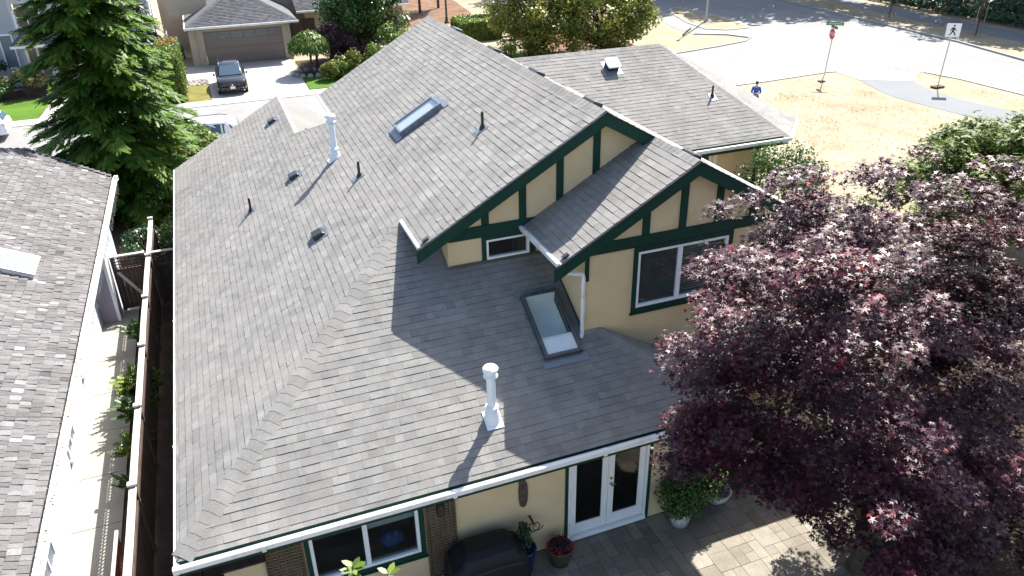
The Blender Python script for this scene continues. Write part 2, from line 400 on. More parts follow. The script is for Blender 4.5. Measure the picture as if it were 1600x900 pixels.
# ------------------------------------------------------------------ roofs
def clip_half(poly, a, b, c):            # keep a*u+b*v <= c
    out = []
    for i in range(len(poly)):
        p, q = poly[i], poly[(i+1) % len(poly)]
        dp = a*p[0]+b*p[1]-c; dq = a*q[0]+b*q[1]-c
        if dp <= 0: out.append(p)
        if (dp < 0) != (dq < 0) and abs(dp-dq) > 1e-12:
            t = dp/(dp-dq); out.append((p[0]+(q[0]-p[0])*t, p[1]+(q[1]-p[1])*t))
    return out
def area(p): return .5*sum(p[i][0]*p[(i+1) % len(p)][1]-p[(i+1) % len(p)][0]*p[i][1] for i in range(len(p)))
def frame(up, s):
    V = Vector((up[0], up[1], s)).normalized(); N = Vector((-s*up[0], -s*up[1], 1)).normalized(); U = V.cross(N); return U, V, N
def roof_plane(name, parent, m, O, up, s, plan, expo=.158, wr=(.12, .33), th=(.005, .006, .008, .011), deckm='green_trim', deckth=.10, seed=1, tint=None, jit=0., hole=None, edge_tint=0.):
    """courses of single shingles over a deck; plan = outline in x, y; O a point of the plane"""
    r = random.Random(seed); O = Vector(O); U, V, N = frame(up, s)
    def P3(x, y): return Vector((x, y, O.z+((x-O.x)*up[0]+(y-O.y)*up[1])*s))
    uv = [((P3(x, y)-O).dot(U), (P3(x, y)-O).dot(V)) for x, y in plan]
    if area(uv) < 0: uv.reverse()
    hu = None
    if hole:
        hc = [((P3(x, y)-O).dot(U), (P3(x, y)-O).dot(V)) for x, y in ((hole[0], hole[2]), (hole[1], hole[3]))]
        hu = (min(hc[0][0], hc[1][0]), max(hc[0][0], hc[1][0]), min(hc[0][1], hc[1][1]), max(hc[0][1], hc[1][1]))
    def cut(c):                          # the piece without the opening for a skylight
        if not hu: return [c]
        a, b, d, e = hu; mid = clip_half(clip_half(c, -1, 0, -a), 1, 0, b)
        return [q for q in (clip_half(c, 1, 0, a), clip_half(c, -1, 0, -b), clip_half(mid, 0, 1, d) if len(mid) > 2 else [], clip_half(mid, 0, -1, -e) if len(mid) > 2 else []) if len(q) > 2 and abs(area(q)) > 2e-5]
    mb = MB(); v0 = min(p[1] for p in uv); v1 = max(p[1] for p in uv); k = math.floor(v0/expo)
    while k*expo < v1:
        a, b = k*expo, (k+1)*expo
        row = clip_half(clip_half(uv, 0, -1, -a), 0, 1, b)
        if len(row) > 2 and abs(area(row)) > 1e-5:
            u = min(p[0] for p in row)-r.random()*wr[1]; ue = max(p[0] for p in row)
            while u < ue:
                wd = r.uniform(*wr); c = clip_half(clip_half(row, -1, 0, -u), 1, 0, u+wd)
                t = r.choice(th) if len(th) > 2 else r.uniform(*th); mb.cur = tint(r) if tint else r.uniform(.06, 1)
                sk = r.uniform(-jit, jit)
                for c in (cut(c) if len(c) > 2 and abs(area(c)) > 2e-5 else []):
                    q = []
                    for (cu, cv) in c:
                        f = (cv-a)/expo; vv = cv
                        if jit and f < .02 : vv = cv-r.uniform(0, jit)*.6+sk*.3
                        q.append((O+U*cu+V*vv+N*(t*(1-f)+.0015), O+U*cu+V*vv-N*.004, f))
                    i0 = len(mb.v); n = len(q)
                    mb.v += [tuple(x[0]) for x in q]+[tuple(x[1]) for x in q]
                    mb.f.append(tuple(range(i0, i0+n))); mb.t.append(mb.cur)
                    for i in range(n):
                        j = (i+1) % n
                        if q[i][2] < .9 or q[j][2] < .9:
                            mb.f.append((i0+i, i0+n+i, i0+n+j, i0+j)); mb.t.append(edge_tint if q[i][2] < .02 and q[j][2] < .02 else mb.cur)  # lips darkened in colour: tar edge plus the shade gap between courses
                u += wd+(.012 if jit else .0015)
        k += 1
    o = mb.build(name, m, parent, fix=False)
    if deckm:
        dk = MB()
        for c in cut(uv): dk.prism([O+U*a+V*b-N*.006 for a, b in c], (0, 0, -deckth))
        dk.build('roof_deck', deckm, o)
    return o
def caps(name, parent, m, A, B, n1, n2, wd=.15, expo=.16, seed=3, t=.003):
    """ridge or hip caps from A (low) to B; n1, n2 = normals of the planes on either side"""
    r = random.Random(seed); A, B = Vector(A), Vector(B); L = (B-A).length; d = (B-A)/L
    n1, n2 = Vector(n1).normalized(), Vector(n2).normalized()
    a1 = d.cross(n1).normalized(); a2 = n2.cross(d).normalized()
    up = (n1+n2).normalized()
    if a1.dot(n2) > 0: a1 = -a1
    if a2.dot(n1) > 0: a2 = -a2
    mb = MB(); k = 0
    while k*expo < L:
        s0, s1 = k*expo, min(L, (k+1)*expo+.02); mb.cur = r.uniform(.1, 1); j = 0; h0 = t*1.5+.004; h1 = .004
        c0 = A+d*s0; c1 = A+d*s1
        prof = lambda c, h, g: [c+a1*(wd+j+g)+n1*(h*.6), c+a1*wd*.45+n1*(h)+up*.004, c+up*(h+.008), c+a2*wd*.45+n2*(h)+up*.004, c+a2*(wd+j+g)+n2*(h*.6)]
        p, q = prof(c0, h0, .004), prof(c1, h1, -.004); bt = prof(c0, -.004, .004)
        i0 = len(mb.v); mb.v += [tuple(x) for x in p+q+bt]
        for i in range(4):
            mb.f.append((i0+i, i0+i+1, i0+5+i+1, i0+5+i)); mb.t.append(mb.cur)
            mb.f.append((i0+10+i, i0+10+i+1, i0+i+1, i0+i)); mb.t.append(.04)
        k += 1
    return mb.build(name, m, parent)
def gutter(parent, A, B, out, end=True, m='gutter_white', h=.115, wd=.105):
    """eavestrough with its covered, rounded front lip, from A to B; out = outward direction"""
    A, B, out = Vector(A), Vector(B), Vector(out).normalized(); Z = Vector((0, 0, 1))
    pr = [(0, -h), (wd*.72, -h), (wd*.78, -h*.6), (wd, -h*.42), (wd, -.006), (wd*.92, .006), (wd*.42, .010), (wd*.36, -.012), (wd*.08, -.014), (0, 0)]
    g = MB().prism([A+out*o+Z*z for o, z in pr], B-A).build('gutter', m, parent)
    return g
# ------------------------------------------------------------------ openings
def wall_x(parent, name, m, x0, x1, z0, z1, y, th, holes):
    """wall along x, outer face at y, th thick towards +y, with rectangular openings (x0, x1, z0, z1)"""
    mb = MB(); xs = sorted({x0, x1, *[h[0] for h in holes], *[h[1] for h in holes]})
    for a, b in zip(xs, xs[1:]):
        hs = sorted([h for h in holes if h[0] <= a+1e-6 and h[1] >= b-1e-6], key=lambda h: h[2]); z = z0
        for h in hs:
            if h[2] > z+1e-4: mb.box((a, y, z), (b, y+th, h[2]))
            z = h[3]
        if z < z1-1e-4: mb.box((a, y, z), (b, y+th, z1))
    return mb.build(name, m, parent)
def ring(mb, x0, x1, z0, z1, y0, y1, wd, sides='lrtb'):
    if 'l' in sides: mb.box((x0, y0, z0), (x0+wd, y1, z1))
    if 'r' in sides: mb.box((x1-wd, y0, z0), (x1, y1, z1))
    a = x0+wd if 'l' in sides else x0; b = x1-wd if 'r' in sides else x1
    if 't' in sides: mb.box((a, y0, z1-wd), (b, y1, z1))
    if 'b' in sides: mb.box((a, y0, z0), (b, y1, z0+wd))
    return mb
def window(parent, x0, x1, z0, z1, y, mull=(), glass='glass', fm='vinyl', trim=None, fw=.06, proud=.025, blind=None):
    """sliding window facing -y: frame with its panes and the painted surround as sub-parts"""
    f = MB(); ring(f, x0, x1, z0, z1, y-proud, y+.09, fw)
    xs = [x0+fw]
    for mx in mull:
        f.box((mx-.045, y-proud+.006, z0+fw), (mx+.045, y+.085, z1-fw)); xs += [mx-.045, mx+.045]
    xs.append(x1-fw)
    win = f.build('window', fm, parent, .006)
    for i in range(0, len(xs), 2):
        MB().box((xs[i], y+.035, z0+fw), (xs[i+1], y+.043, z1-fw)).build('pane', glass, win)
    if trim:
        t = MB(); tl, tr, tt, tb = trim
        if tl: t.box((x0-tl, y-.035, z0-tb), (x0-.001, y-.002, z1+tt))
        if tr: t.box((x1+.001, y-.035, z0-tb), (x1+tr, y-.002, z1+tt))
        if tt: t.box((x0, y-.035, z1+.001), (x1, y-.002, z1+tt))
        if tb: t.box((x0, y-.035, z0-tb), (x1, y-.002, z0-.001))
        if tb: t.box((x0-tl-.03, y-.06, z0-tb-.035), (x1+tr+.03, y-.002, z0-tb-.001))
        t.build('trim', 'green_trim', win, .005)
    if blind:
        a, b, zb, mm = blind
        s = MB(); z = z1-fw; 
        while z > zb:
            s.face([(a, y+.10, z), (b, y+.10, z), (b, y+.125, z-.052), (a, y+.125, z-.052)]); z -= .06
        s.build('blind', mm, win)
    return win

# ------------------------------------------------------------------ the tan and green house
E_ = 2.83; S = .567
house = thing('tan_house', 'tan stucco house with dark green half-timbered gables and grey shingle roof', 'house')
N_left = Vector((-S, 0, 1)); N_back = Vector((0, -S, 1)); N_right = Vector((S, 0, 1)); N_front = Vector((0, S, 1))
# walls -----------------------------------------------------------
wall_x(house, 'wall', 'stucco', .62, 9.95, 0, 2.78, .6, .18, [(2.08, 4.08, .97, 2.22), (7.15, 8.98, .02, 2.26)])
side = MB()
side.box((.62, .78, 0), (.80, 19.6, 2.72)); side.box((.62, 19.6, 0), (4.0, 19.75, 2.72)); side.box((9.77, .78, 0), (9.95, 2.17, 2.78))
side.box((9.951, 2.0, 0), (12.3, 2.172, 3.1))
side.build('wall', 'stucco', house)
wall_x(house, 'wall', 'stucco', 5.90, 8.16, 4.80, 5.80, 3.98, .15, [(6.74, 7.72, 5.12, 5.62)])
wall_x(house, 'wall', 'stucco', 8.16, 12.35, 3.0, 5.86, 2.17, .15, [(9.35, 11.5, 4.33, 5.64)])
g = MB()
g.prism([(5.9, 3.98, 5.80), (10.47, 3.98, 5.80), (10.47, 3.98, 7.26), (9.3, 3.98, 7.93), (5.9, 3.98, 6.0)], (0, .15, 0))
g.prism([(8.16, 2.17, 5.86), (12.35, 2.17, 5.86), (12.35, 2.17, 6.21), (10.47, 2.17, 7.28), (8.16, 2.17, 5.97)], (0, .15, 0))
g.build('gable_wall', 'stucco', house)
g = MB()
g.box((5.90, 4.13, 4.6), (6.05, 16.4, 6.0)); g.box((8.16, 2.32, 3.4), (8.31, 4.0, 5.9)); g.box((12.2, 2.32, 0), (12.35, 16.4, 6.0)); g.box((5.9, 16.4, 3.5), (12.35, 16.55, 6.0))
g.build('wall', 'stucco', house)
# rooms behind the panes
rm = MB(); rm.box((.8, 5.0, .1), (9.77, 5.1, 2.7)); rm.box((6.05, 7.0, 4.7), (12.2, 7.1, 5.9)); rm.build('room_wall', 'room', house)
rm = MB(); rm.box((.8, .78, .0), (9.77, 5.0, .14)); rm.box((8.4, 2.4, 3.2), (12.2, 7, 3.3)); rm.build('room_floor', 'room_floor', house)
MB().box((2.16, .84, .14), (4.9, 1.5, .80)).build('window_counter', 'room_floor', house, .01)
# roof planes ------------------------------------------------------
XQ = 4.12
roof_plane('roof', house, 'shingle', (0, 0, E_), (1, 0), S,
           [(.075, .075), (5.27, 5.27), (5.27, 3.70), (9.30, 3.70), (9.30, 16.97), (5.27, 16.97), (5.27, 13.62), (XQ, 14.92), (XQ, 20.15), (.075, 20.15)], seed=11)
roof_plane('roof', house, 'shingle', (0, 0, E_), (0, 1), S,
           [(.075, .055), (10.62, .055), (8.53, 2.168), (8.155, 2.168), (8.155, 3.975), (5.895, 3.975), (5.895, 5.2), (5.27, 5.27)], seed=12, hole=(7.22, 7.87, 1.83, 3.01))
roof_plane('roof', house, 'shingle', (10.70, 0, E_), (-1, 0), S, [(10.62, .08), (10.62, 1.53), (10.0, 2.165), (8.54, 2.165)], seed=13)
roof_plane('roof', house, 'shingle', (10.0, 2.165, 3.27), (0, 1), S, [(10.0, 2.165), (10.70, 1.47), (10.7, .9), (15.6, .9), (15.6, 2.165)], seed=14)
MB().box((9.951, 1.45, 0), (15.3, 1.6, 2.68)).build('wall', 'stucco', house); MB().prism([(12.352, 2.0, 0), (15.3, 2.0, 0), (15.3, 2.0, 3.05), (12.352, 2.0, 3.05)], (0, .15, 0)).build('wall', 'stucco', house)
MB().box((15.15, 1.6, 0), (15.3, 2.0, 2.75)).build('wall', 'stucco', house)
roof_plane('roof', house, 'shingle', (10.47, 1.99, 7.43), (1, 0), S, [(7.56, 1.99), (10.47, 1.99), (10.47, 3.978), (7.56, 3.978)], seed=15)
roof_plane('roof', house, 'shingle', (9.30, 3.7, 8.103), (-1, 0), S, [(9.30, 3.70), (10.47, 3.70), (10.47, 1.99), (12.9, 1.99), (12.9, 16.97), (9.30, 16.97)], seed=16)
MB().prism([(XQ+.02, 14.97, 5.155), (8.2, 19.0, 2.85), (8.2, 20.15, 2.85), (XQ+.02, 20.15, 5.155)], (0, 0, -.08)).build('roof', 'membrane_dimmed', house)
roof_plane('roof', house, 'shingle', (5.27, 13.62, 5.80), (0, -1), S, [(XQ, 14.92), (5.27, 13.62), (7.5, 13.62), (7.5, 18.3)], seed=18)
roof_plane('roof', house, 'shingle', (20.0, 10.55, 4.28), (0, 1), .583, [(11.5, 14.93), (17.28, 14.93), (19.93, 10.62), (12.35, 10.62), (12.35, 13.2)], seed=19)
EW = Vector((17.28, 14.93, 6.833)); AW = Vector((19.99, 10.57, 4.29)); BW = Vector((21.60, 12.27, 4.29))
nC = (BW-AW).cross(EW-AW).normalized(); uC = Vector((-nC.x, -nC.y, 0)).normalized()
roof_plane('roof', house, 'shingle', AW, (uC.x, uC.y), math.hypot(nC.x, nC.y)/nC.z, [(AW.x, AW.y), (BW.x, BW.y), (EW.x, EW.y)], seed=20)
MB().prism([EW, BW, (21.6, 19.0, 4.29)], (0, 0, -.08)).build('roof', 'shingle', house)
MB().prism([EW, (21.6, 19.0, 4.29), (12.5, 19.0, 4.29), (11.5, 14.93, 6.833)], (0, 0, -.08)).build('roof', 'shingle', house)
# caps
nW = Vector((0, -.583, 1)); nC = (BW-AW).cross(EW-AW).normalized()
caps('hip_cap', house, 'shingle', (.12, .12, E_+.07), (5.30, 5.30, E_+S*5.30), N_left, N_back, .22, .20, 21)
caps('hip_cap', house, 'shingle', (10.60, .10, E_+.06), (8.55, 2.15, E_+S*2.15), N_right, N_back, .22, .20, 22)
caps('ridge_cap', house, 'shingle', (9.30, 3.70, 8.105), (9.30, 16.97, 8.105), N_left, N_right, .20, .18, 23)
caps('ridge_cap', house, 'shingle', (10.47, 1.99, 7.432), (10.47, 4.2, 7.432), N_left, N_right, .16, .16, 24)
caps('ridge_cap', house, 'shingle', (XQ, 20.15, 5.168), (XQ, 14.95, 5.168), N_left, N_right, .20, .18, 25)
caps('hip_cap', house, 'shingle', (XQ, 14.95, 5.166), (5.25, 13.66, 5.80), N_left, N_front, .12, .16, 26)
caps('ridge_cap', house, 'shingle', (11.5, 14.93, 6.836), EW, nW, Vector((0, .583, 1)), .17, .2, 27)
caps('hip_cap', house, 'shingle', AW, EW, nW, nC, .20, .2, 28)
# flashing where the roof meets walls, dark valley metal
fl = MB()
fl.tube([(9.98, 2.15, 3.31), (10.74, 1.40, 2.93)], .035, 6)
fl.build('valley_flashing', 'bronze', house)
fl = MB(); fl2 = MB()
fl.obox((7.03, 3.955, E_+S*3.955+.035), (1, 0, 0), (0, 1, 0), (0, 0, 1), 1.13, .012, .035)
fl2.obox((8.145, 3.07, E_+S*3.07+.035), (0, 1, S), (1, 0, 0), (0, 0, 1), 1.03, .008, .035)
fl.build('step_flashing', 'bronze', house); fl2.build('step_flashing', 'bronze', house)
# gutters
gutter(house, (0.10, 0.0, E_+.01), (10.75, 0.0, E_+.01), (0, -1, 0))
gutter(house, (0.10, 20.2, E_+.01), (0.10, 0.0, E_+.01), (-1, 0, 0), wd=.085)
MB().box((-.0, -.10, E_-.10), (.10, 0.0, E_+.018)).build('gutter_corner', 'gutter_white', house, .01)
gutter(house, (5.30, 5.20, 5.83), (5.30, 3.70, 5.83), (-1, 0, 0))
gutter(house, (5.30, 16.97, 5.83), (5.30, 13.95, 5.83), (-1, 0, 0))
gutter(house, (7.58, 3.97, 5.80), (7.58, 1.98, 5.80), (-1, 0, 0))
gutter(house, (12.3, 10.58, 4.27), (20.0, 10.58, 4.27), (0, -1, 0))
gutter(house, (20.0, 10.56, 4.27), (21.62, 12.26, 4.27), (.72, -.69, 0))
gutter(house, (12.93, 2.0, 6.03), (12.93, 16.9, 6.03), (1, 0, 0))
for x in (1.35, 4.6, 7.55): MB().prism([(x, -.112, E_-.11), (x+.07, -.112, E_-.11), (x+.07, -.112, E_+.02), (x, -.112, E_+.02)], (0, .09, .012)).build('gutter_joint', 'gutter_white', house, .004)
for y in (3.1, 8.2, 13.4): MB().prism([(.008, y, E_-.11), (.008, y+.08, E_-.11), (.008, y+.08, E_+.02), (.008, y, E_+.02)], (.07, 0, .012)).build('gutter_joint', 'gutter_white', house, .004)
# fascia boards along the eaves
fa = MB()
for a_, b_ in (((.1, .006, E_-.24), (10.7, .035, E_-.106)), ((.101, .036, E_-.24), (.125, 20.1, E_-.106)), ((12.35, 10.60, 4.02), (20.0, 10.64, 4.26))): MB().box(a_, b_).build('fascia', 'green_trim', house)
for a_, b_ in (((.13, .036, E_-.242), (10.6, .598, E_-.212)), ((12.4, 10.645, 4.02), (20.0, 11.1, 4.05))): MB().box(a_, b_).build('soffit', 'green_trim', house)
# barge boards of the two gables
def barge(x0, z0, x1, z1, y, dep=.27, th=.045):
    mb = MB(); mb.prism([(x0, y, z0), (x1, y, z1), (x1, y, z1-dep), (x0, y, z0-dep)], (0, th, 0)); return mb.build('barge_board', 'green_trim', house, .006)
zl = lambda x: 8.103-S*(9.30-x)-.02
zr = lambda x: 8.103-S*(x-9.30)-.02
z2 = lambda x: 7.43-S*(10.47-x)-.02
barge(5.17, zl(5.17), 9.30, zl(9.30), 3.655); barge(9.30, zr(9.30), 10.62, zr(10.62), 3.655)
barge(7.42, z2(7.42), 10.47, z2(10.47), 1.945); barge(10.47, zr(10.47), 13.02, zr(13.02), 1.945)
# drip edge strips over the barge boards
de = MB()
for (xa, za, xb, zb, y) in ((5.2, zl(5.2), 9.3, zl(9.3), 3.64), (9.3, zr(9.3), 10.6, zr(10.6), 3.64), (7.45, z2(7.45), 10.47, z2(10.47), 1.93), (10.47, zr(10.47), 13.0, zr(13.0), 1.93)):
    de.prism([(xa, y, za+.002), (xb, y, zb+.002), (xb, y, zb+.022), (xa, y, za+.022)], (0, .06, 0))
de.build('drip_edge', 'black_metal', house)
# half timbering: one part per timber
def timber(x0, x1, z0, z1a, z1b, y):
    MB().prism([(x0, y, z0), (x1, y, z0), (x1, y, z1b), (x0, y, z1a)], (0, -.035, 0)).build('timber', 'green_trim', house, .005)
def beam(x0, x1, z0, z1, y, l, r_):
    MB().prism([(x0-l, y, z0), (x1+r_, y, z0), (x1, y, z1), (x0, y, z1)], (0, -.04, 0)).build('beam', 'green_trim', house, .005)
beam(5.92, 8.14, 5.69, 5.95, 3.978, 0, 0)
for x in (6.65, 7.49, 8.34, 9.18): timber(x, x+.16, 5.955 if x < 8 else 6.05, zl(x)-.2, zl(x+.16)-.2, 3.978)
beam(8.18, 12.34, 5.75, 5.99, 2.168, 0, 0)
for x in (8.56, 9.40, 10.24, 11.08, 11.94):
    zz = z2 if x < 10.3 else zr
    timber(x, x+.165, 5.995, zz(x)-.2, zz(x+.165)-.2, 2.168)
timber(8.165, 8.25, 5.2, 5.74, 5.74, 2.168)
# windows
window(house, 2.08, 4.08, .97, 2.22, .6, (3.08,), 'glass', trim=(.085, .10, 0, .11), fw=.065)
bl = MB(); bl.box((3.13, .70, 1.80), (4.01, .74, 2.17)); bl.build('blind', 'blind', house); MB().box((2.15, .70, 1.88), (3.03, .74, 2.17)).build('blind', 'lead', house)
window(house, 6.74, 7.72, 5.14, 5.60, 3.98, (), 'glass', trim=(.10, .14, .09, .10), fw=.05)
window(house, 9.35, 11.50, 4.34, 5.63, 2.17, (10.35,), 'glass', trim=(.10, .10, .11, .11), fw=.06, blind=(10.42, 11.44, 4.42, 'blind'))
window(house, 15.9, 17.3, 3.0, 3.98, 11.15, (16.7,), 'glass_dark', trim=(.08, .0, .04, .08), fw=.06)
MB().box((9.41, 2.225, 4.40), (10.31, 2.23, 5.57)).build('screen', 'screen', house)
# wing walls
wall_x(house, 'wall', 'stucco', 12.35, 19.35, 0, 4.12, 11.15, .15, [(15.9, 17.3, 3.0, 3.98)])
g = MB(); g.box((19.2, 11.3, 0), (19.35, 18.3, 4.1)); g.box((12.5, 18.3, 0), (19.35, 18.45, 4.1)); g.build('wall', 'stucco', house)
MB().box((17.40, 11.10, 0), (17.52, 11.147, 4.0)).build('corner_board', 'vinyl', house)
MB().box((19.12, 11.10, 0), (19.20, 11.147, 4.0)).build('corner_board', 'green_trim', house)
# french doors
fr = MB(); ring(fr, 7.15, 8.98, .03, 2.26, .57, .72, .055, 'lrt'); fr.box((7.15, .54, .03), (8.98, .75, .135))
door = fr.build('french_door', 'white_paint', house, .006)
def leaf(x0, x1):
    f = MB(); y0, y1 = .615, .665; z0, z1 = .145, 2.20; st = .135
    f.box((x0, y0, z0), (x0+st, y1, z1)); f.box((x1-st, y0, z0), (x1, y1, z1)); f.box((x0+st, y0, z0), (x1-st, y1, z0+.27)); f.box((x0+st, y0, z1-.12), (x1-st, y1, z1))
    f.build('leaf', 'white_paint', door, .008)
    MB().box((x0+st-.01, .634, z0+.26), (x1-st+.01, .646, z1-.11)).build('pane', 'glass_dark', door)
leaf(7.212, 8.062); leaf(8.070, 8.918)
h = MB(); h.lathe((8.13, .613, 1.26), [(.03, 0), (.03, .012), (.012, .014), (.012, .045), (.027, .05), (.030, .066), (.018, .078)], 12, (0, -1, 0)); h.box((8.13, .55, 1.245), (8.23, .57, 1.270)); h.build('handle', 'brass', door, .004)
MB().lathe((8.13, .613, 1.41), [(.03, 0), (.03, .02), (.018, .024), (.018, .035)], 12, (0, -1, 0)).build('deadbolt', 'brass', door)
for z in (.4, 1.2, 2.0): MB().box((7.195, .60, z), (7.222, .617, z+.10)).build('hinge', 'brass', door)
tr = MB(); tr.box((7.085, .56, .02), (7.148, .597, 2.50)); tr.box((8.982, .56, .02), (9.05, .597, 2.50)); tr.box((7.15, .56, 2.262), (8.98, .597, 2.50)); tr.build('trim', 'green_trim', door, .005)
# lattice trellis panels on the wall
def trellis(x0, x1, z0, z1):
    f = MB(); ring(f, x0, x1, z0, z1, .535, .575, .03)
    n = 6
    for i in range(1, n): 
        x = x0+(x1-x0)*i/n; f.box((x-.019, .552, z0+.03), (x+.019, .566, z1-.03))
    z = z0+.09
    while z < z1-.05: f.box((x0+.03, .567, z), (x1-.03, .580, z+.034)); z += .075
    f.build('trellis', 'lattice_wood', house)
trellis(1.31, 1.97, .1, 2.5); trellis(4.20, 4.79, .1, 2.5)
# skylights
def skylight(c, U, V, N, hu, hv, hgt, name='skylight', shaft=False, fm='bronze', glass='glass_sky', shade=False, sm='shaft'):
    c, U, V, N = Vector(c), Vector(U).normalized(), Vector(V).normalized(), Vector(N).normalized(); f = MB(); fw = .075
    for (du, dv, a, b) in ((-hu+fw/2, 0, fw/2, hv), (hu-fw/2, 0, fw/2, hv), (0, -hv+fw/2, hu-fw, fw/2), (0, hv-fw/2, hu-fw, fw/2)):
        f.obox(c+U*du+V*dv+N*(hgt/2), U, V, N, a, b, hgt/2)
    o = f.build(name, fm, house, .012)
    MB().obox(c-V*(hv+.09)+N*.020, U, V, N, hu+.08, .09, .004).build('flashing', 'lead', o); MB().obox(c+V*(hv+.07)+N*.020, U, V, N, hu+.08, .07, .006).build('flashing', 'lead', o)
    MB().obox(c+N*(hgt-.022), U, V, N, hu-fw, hv-fw, .006).build('pane', glass, o)
    b = MB(); a_, b_ = hu-fw, hv-fw; dp = .42 if shaft else .02
    q = [c+U*i*a_+V*j*b_+N*(hgt-.035) for i, j in ((-1, -1), (1, -1), (1, 1), (-1, 1))]; dn = -Vector((0, 0, 1))*dp if shaft else -N*.03
    for i in range(4): b.face([q[i], q[(i+1) % 4], q[(i+1) % 4]+dn, q[i]+dn])
    b.face([x+dn for x in q]); b.build('light_shaft', sm, o, fix=False)
    if shade: MB().obox(c-V*(b_-.20)+N*(hgt-.04), U, V, N, a_-.01, .19, .004).build('shade', 'white_paint', o)
    return o
U_, V_, N_ = frame((0, 1), S)
skylight((7.545, 2.42, E_+S*2.42), U_, V_, N_, .41, .77, .13, shaft=True, shade=True)
U_, V_, N_ = frame((1, 0), S)
skylight((6.88, 9.57, E_+S*6.88), U_, V_, N_, .42, .66, .15, fm='lead', sm='sky_reflect_grey')  # grey tray under this glass paints in its pale sky reflection
# box vents, soil pipes, flues
def box_vent(x, y, z, up, s, sz=(.19, .16, .13)):
    U, V, N = frame(up, s); c = Vector((x, y, z)); o = MB()
    a, b, hh = sz
    vs = [c+U*i*a+V*j*b for i, j in ((-1, -1), (1, -1), (1, 1), (-1, 1))]+[c+U*i*a*.92+V*j+N*k for i, j, k in ((-1, -b*.98, hh), (1, -b*.98, hh), (1, b*.75, hh*.75), (-1, b*.75, hh*.75))]
    o.idx(vs, [(0, 3, 2, 1), (4, 5, 6, 7), (0, 1, 5, 4), (1, 2, 6, 5), (2, 3, 7, 6), (3, 0, 4, 7)])
    r_ = o.build('roof_vent', 'black_metal', house, .03)
    MB().obox(c+N*.012, U, V, N, a*1.5, b*1.4, .006).build('flashing', 'lead', r_)
for (x, y) in ((3.68, 17.6), (3.68, 11.6), (3.69, 7.2)): box_vent(x, y, E_+S*x, (1, 0), S)
for y in (14.75, 11.25, 8.1, 4.95): 
    x = 9.60; box_vent(x, y, 8.103-S*(x-9.3), (-1, 0), S, (.30, .13, .11))
box_vent(10.83, 2.85, 8.103-S*1.53, (-1, 0), S, (.25, .12, .10))
def soil_pipe(x, y, z, up, s, h=.40):
    o = MB(); o.lathe((x, y, z-.05), [(.034, 0), (.034, h+.05), (.026, h+.05), (.026, h-.1)], 12); p = o.build('vent_pipe', 'pipe_black', house, smooth=False)
    U, V, N = frame(up, s); f = MB(); f.obox(Vector((x, y, z))+N*.014-V*.04, U, V, N, .13, .17, .005); f.build('flashing', 'lead', p)
    MB().lathe((x, y, z), [(.085, -.03), (.07, .05), (.045, .10), (.038, .12)], 12).build('collar', 'pipe_black', p)
for (x, y) in ((2.33, 11.36), (5.02, 8.69), (7.64, 6.60)): soil_pipe(x, y, E_+S*x, (1, 0), S)
soil_pipe(18.05, 12.5, 4.28+.583*(12.5-10.55), (0, 1), .583, .38)
def flue(x, y, z, up, s, h):
    o = MB(); o.lathe((x, y, z-.1), [(.082, 0), (.082, h*.9)], 20); p = o.build('flue', 'flue_white', house, smooth=False)
    U, V, N = frame(up, s)
    f = MB(); f.obox(Vector((x, y, z))+N*.018-V*.04, U, V, N, .165, .195, .005); f.build('flashing', 'lead' if h > 1.2 else 'flue_white', p)
    MB().lathe((x, y, z), [(.17, -.06), (.125, .18), (.10, .22), (.125, .25), (.125, .28), (.085, .30)], 20).build('storm_collar', 'flue_white', p)
    c = MB(); c.lathe((x, y, z+h), [(.085, -.20), (.135, -.175), (.135, -.155), (.10, -.13), (.10, -.075), (.14, -.055), (.145, .0), (.12, .03), (.0, .045)], 22); c.build('cap', 'flue_white', p)
flue(5.73, .98, E_+S*.98, (0, 1), S, 1.12)
flue(4.77, 10.89, E_+S*4.77, (1, 0), S, 1.18)
# white dome vent on the wing
U, V, N = frame((0, 1), .583); c = Vector((14.95, 14.15, 4.28+.583*(14.15-10.55)))
o = MB().obox(c+N*.09, U, V, N, .20, .19, .09).build('roof_vent', 'black_metal', house, .02)
MB().obox(c+N*.20, U, V, N, .25, .24, .035).build('hood', 'white_paint', o, .03)
MB().obox(c+N*.013-V*.05, U, V, N, .30, .33, .005).build('flashing', 'lead', o)
# downpipes
def downpipe(pts, r=.042):
    MB().tube(pts, r, 8).build('downpipe', 'gutter_white', house)
downpipe([(7.62, 2.03, 5.68), (7.66, 2.05, 5.55), (8.10, 2.10, 5.40), (8.115, 2.11, 5.30), (8.115, 2.11, 4.08), (8.05, 2.02, 3.99)])
downpipe([(12.95, 2.2, 5.9), (12.5, 2.1, 5.62), (12.41, 2.1, 5.5), (12.41, 2.1, 3.1)])
downpipe([(19.9, 10.5, 4.15), (19.45, 11.0, 3.9), (19.43, 11.08, 3.8), (19.43, 11.08, 0)])
# little snow guards / corner plates where the gables meet their gutters
kp = MB()
kp.obox((5.40, 3.80, E_+S*5.40+.03), (0, 1, 0), (1, 0, S), (-S, 0, 1), .04, .07, .03); kp.build('corner_plate', 'bronze', house); kp = MB(); kp.obox((7.70, 2.08, 7.43-S*2.77+.03), (0, 1, 0), (1, 0, S), (-S, 0, 1), .04, .07, .03)
kp.build('corner_plate', 'bronze', house)
# water heater cabinet shelf, meter etc. at the near left corner
MB().prism([(.62, .30, 2.1), (1.35, .30, 2.1), (1.35, .60, 2.18), (.62, .60, 2.18)], (0, 0, .03)).build('lean_to_shelf', 'mask_wood', house)
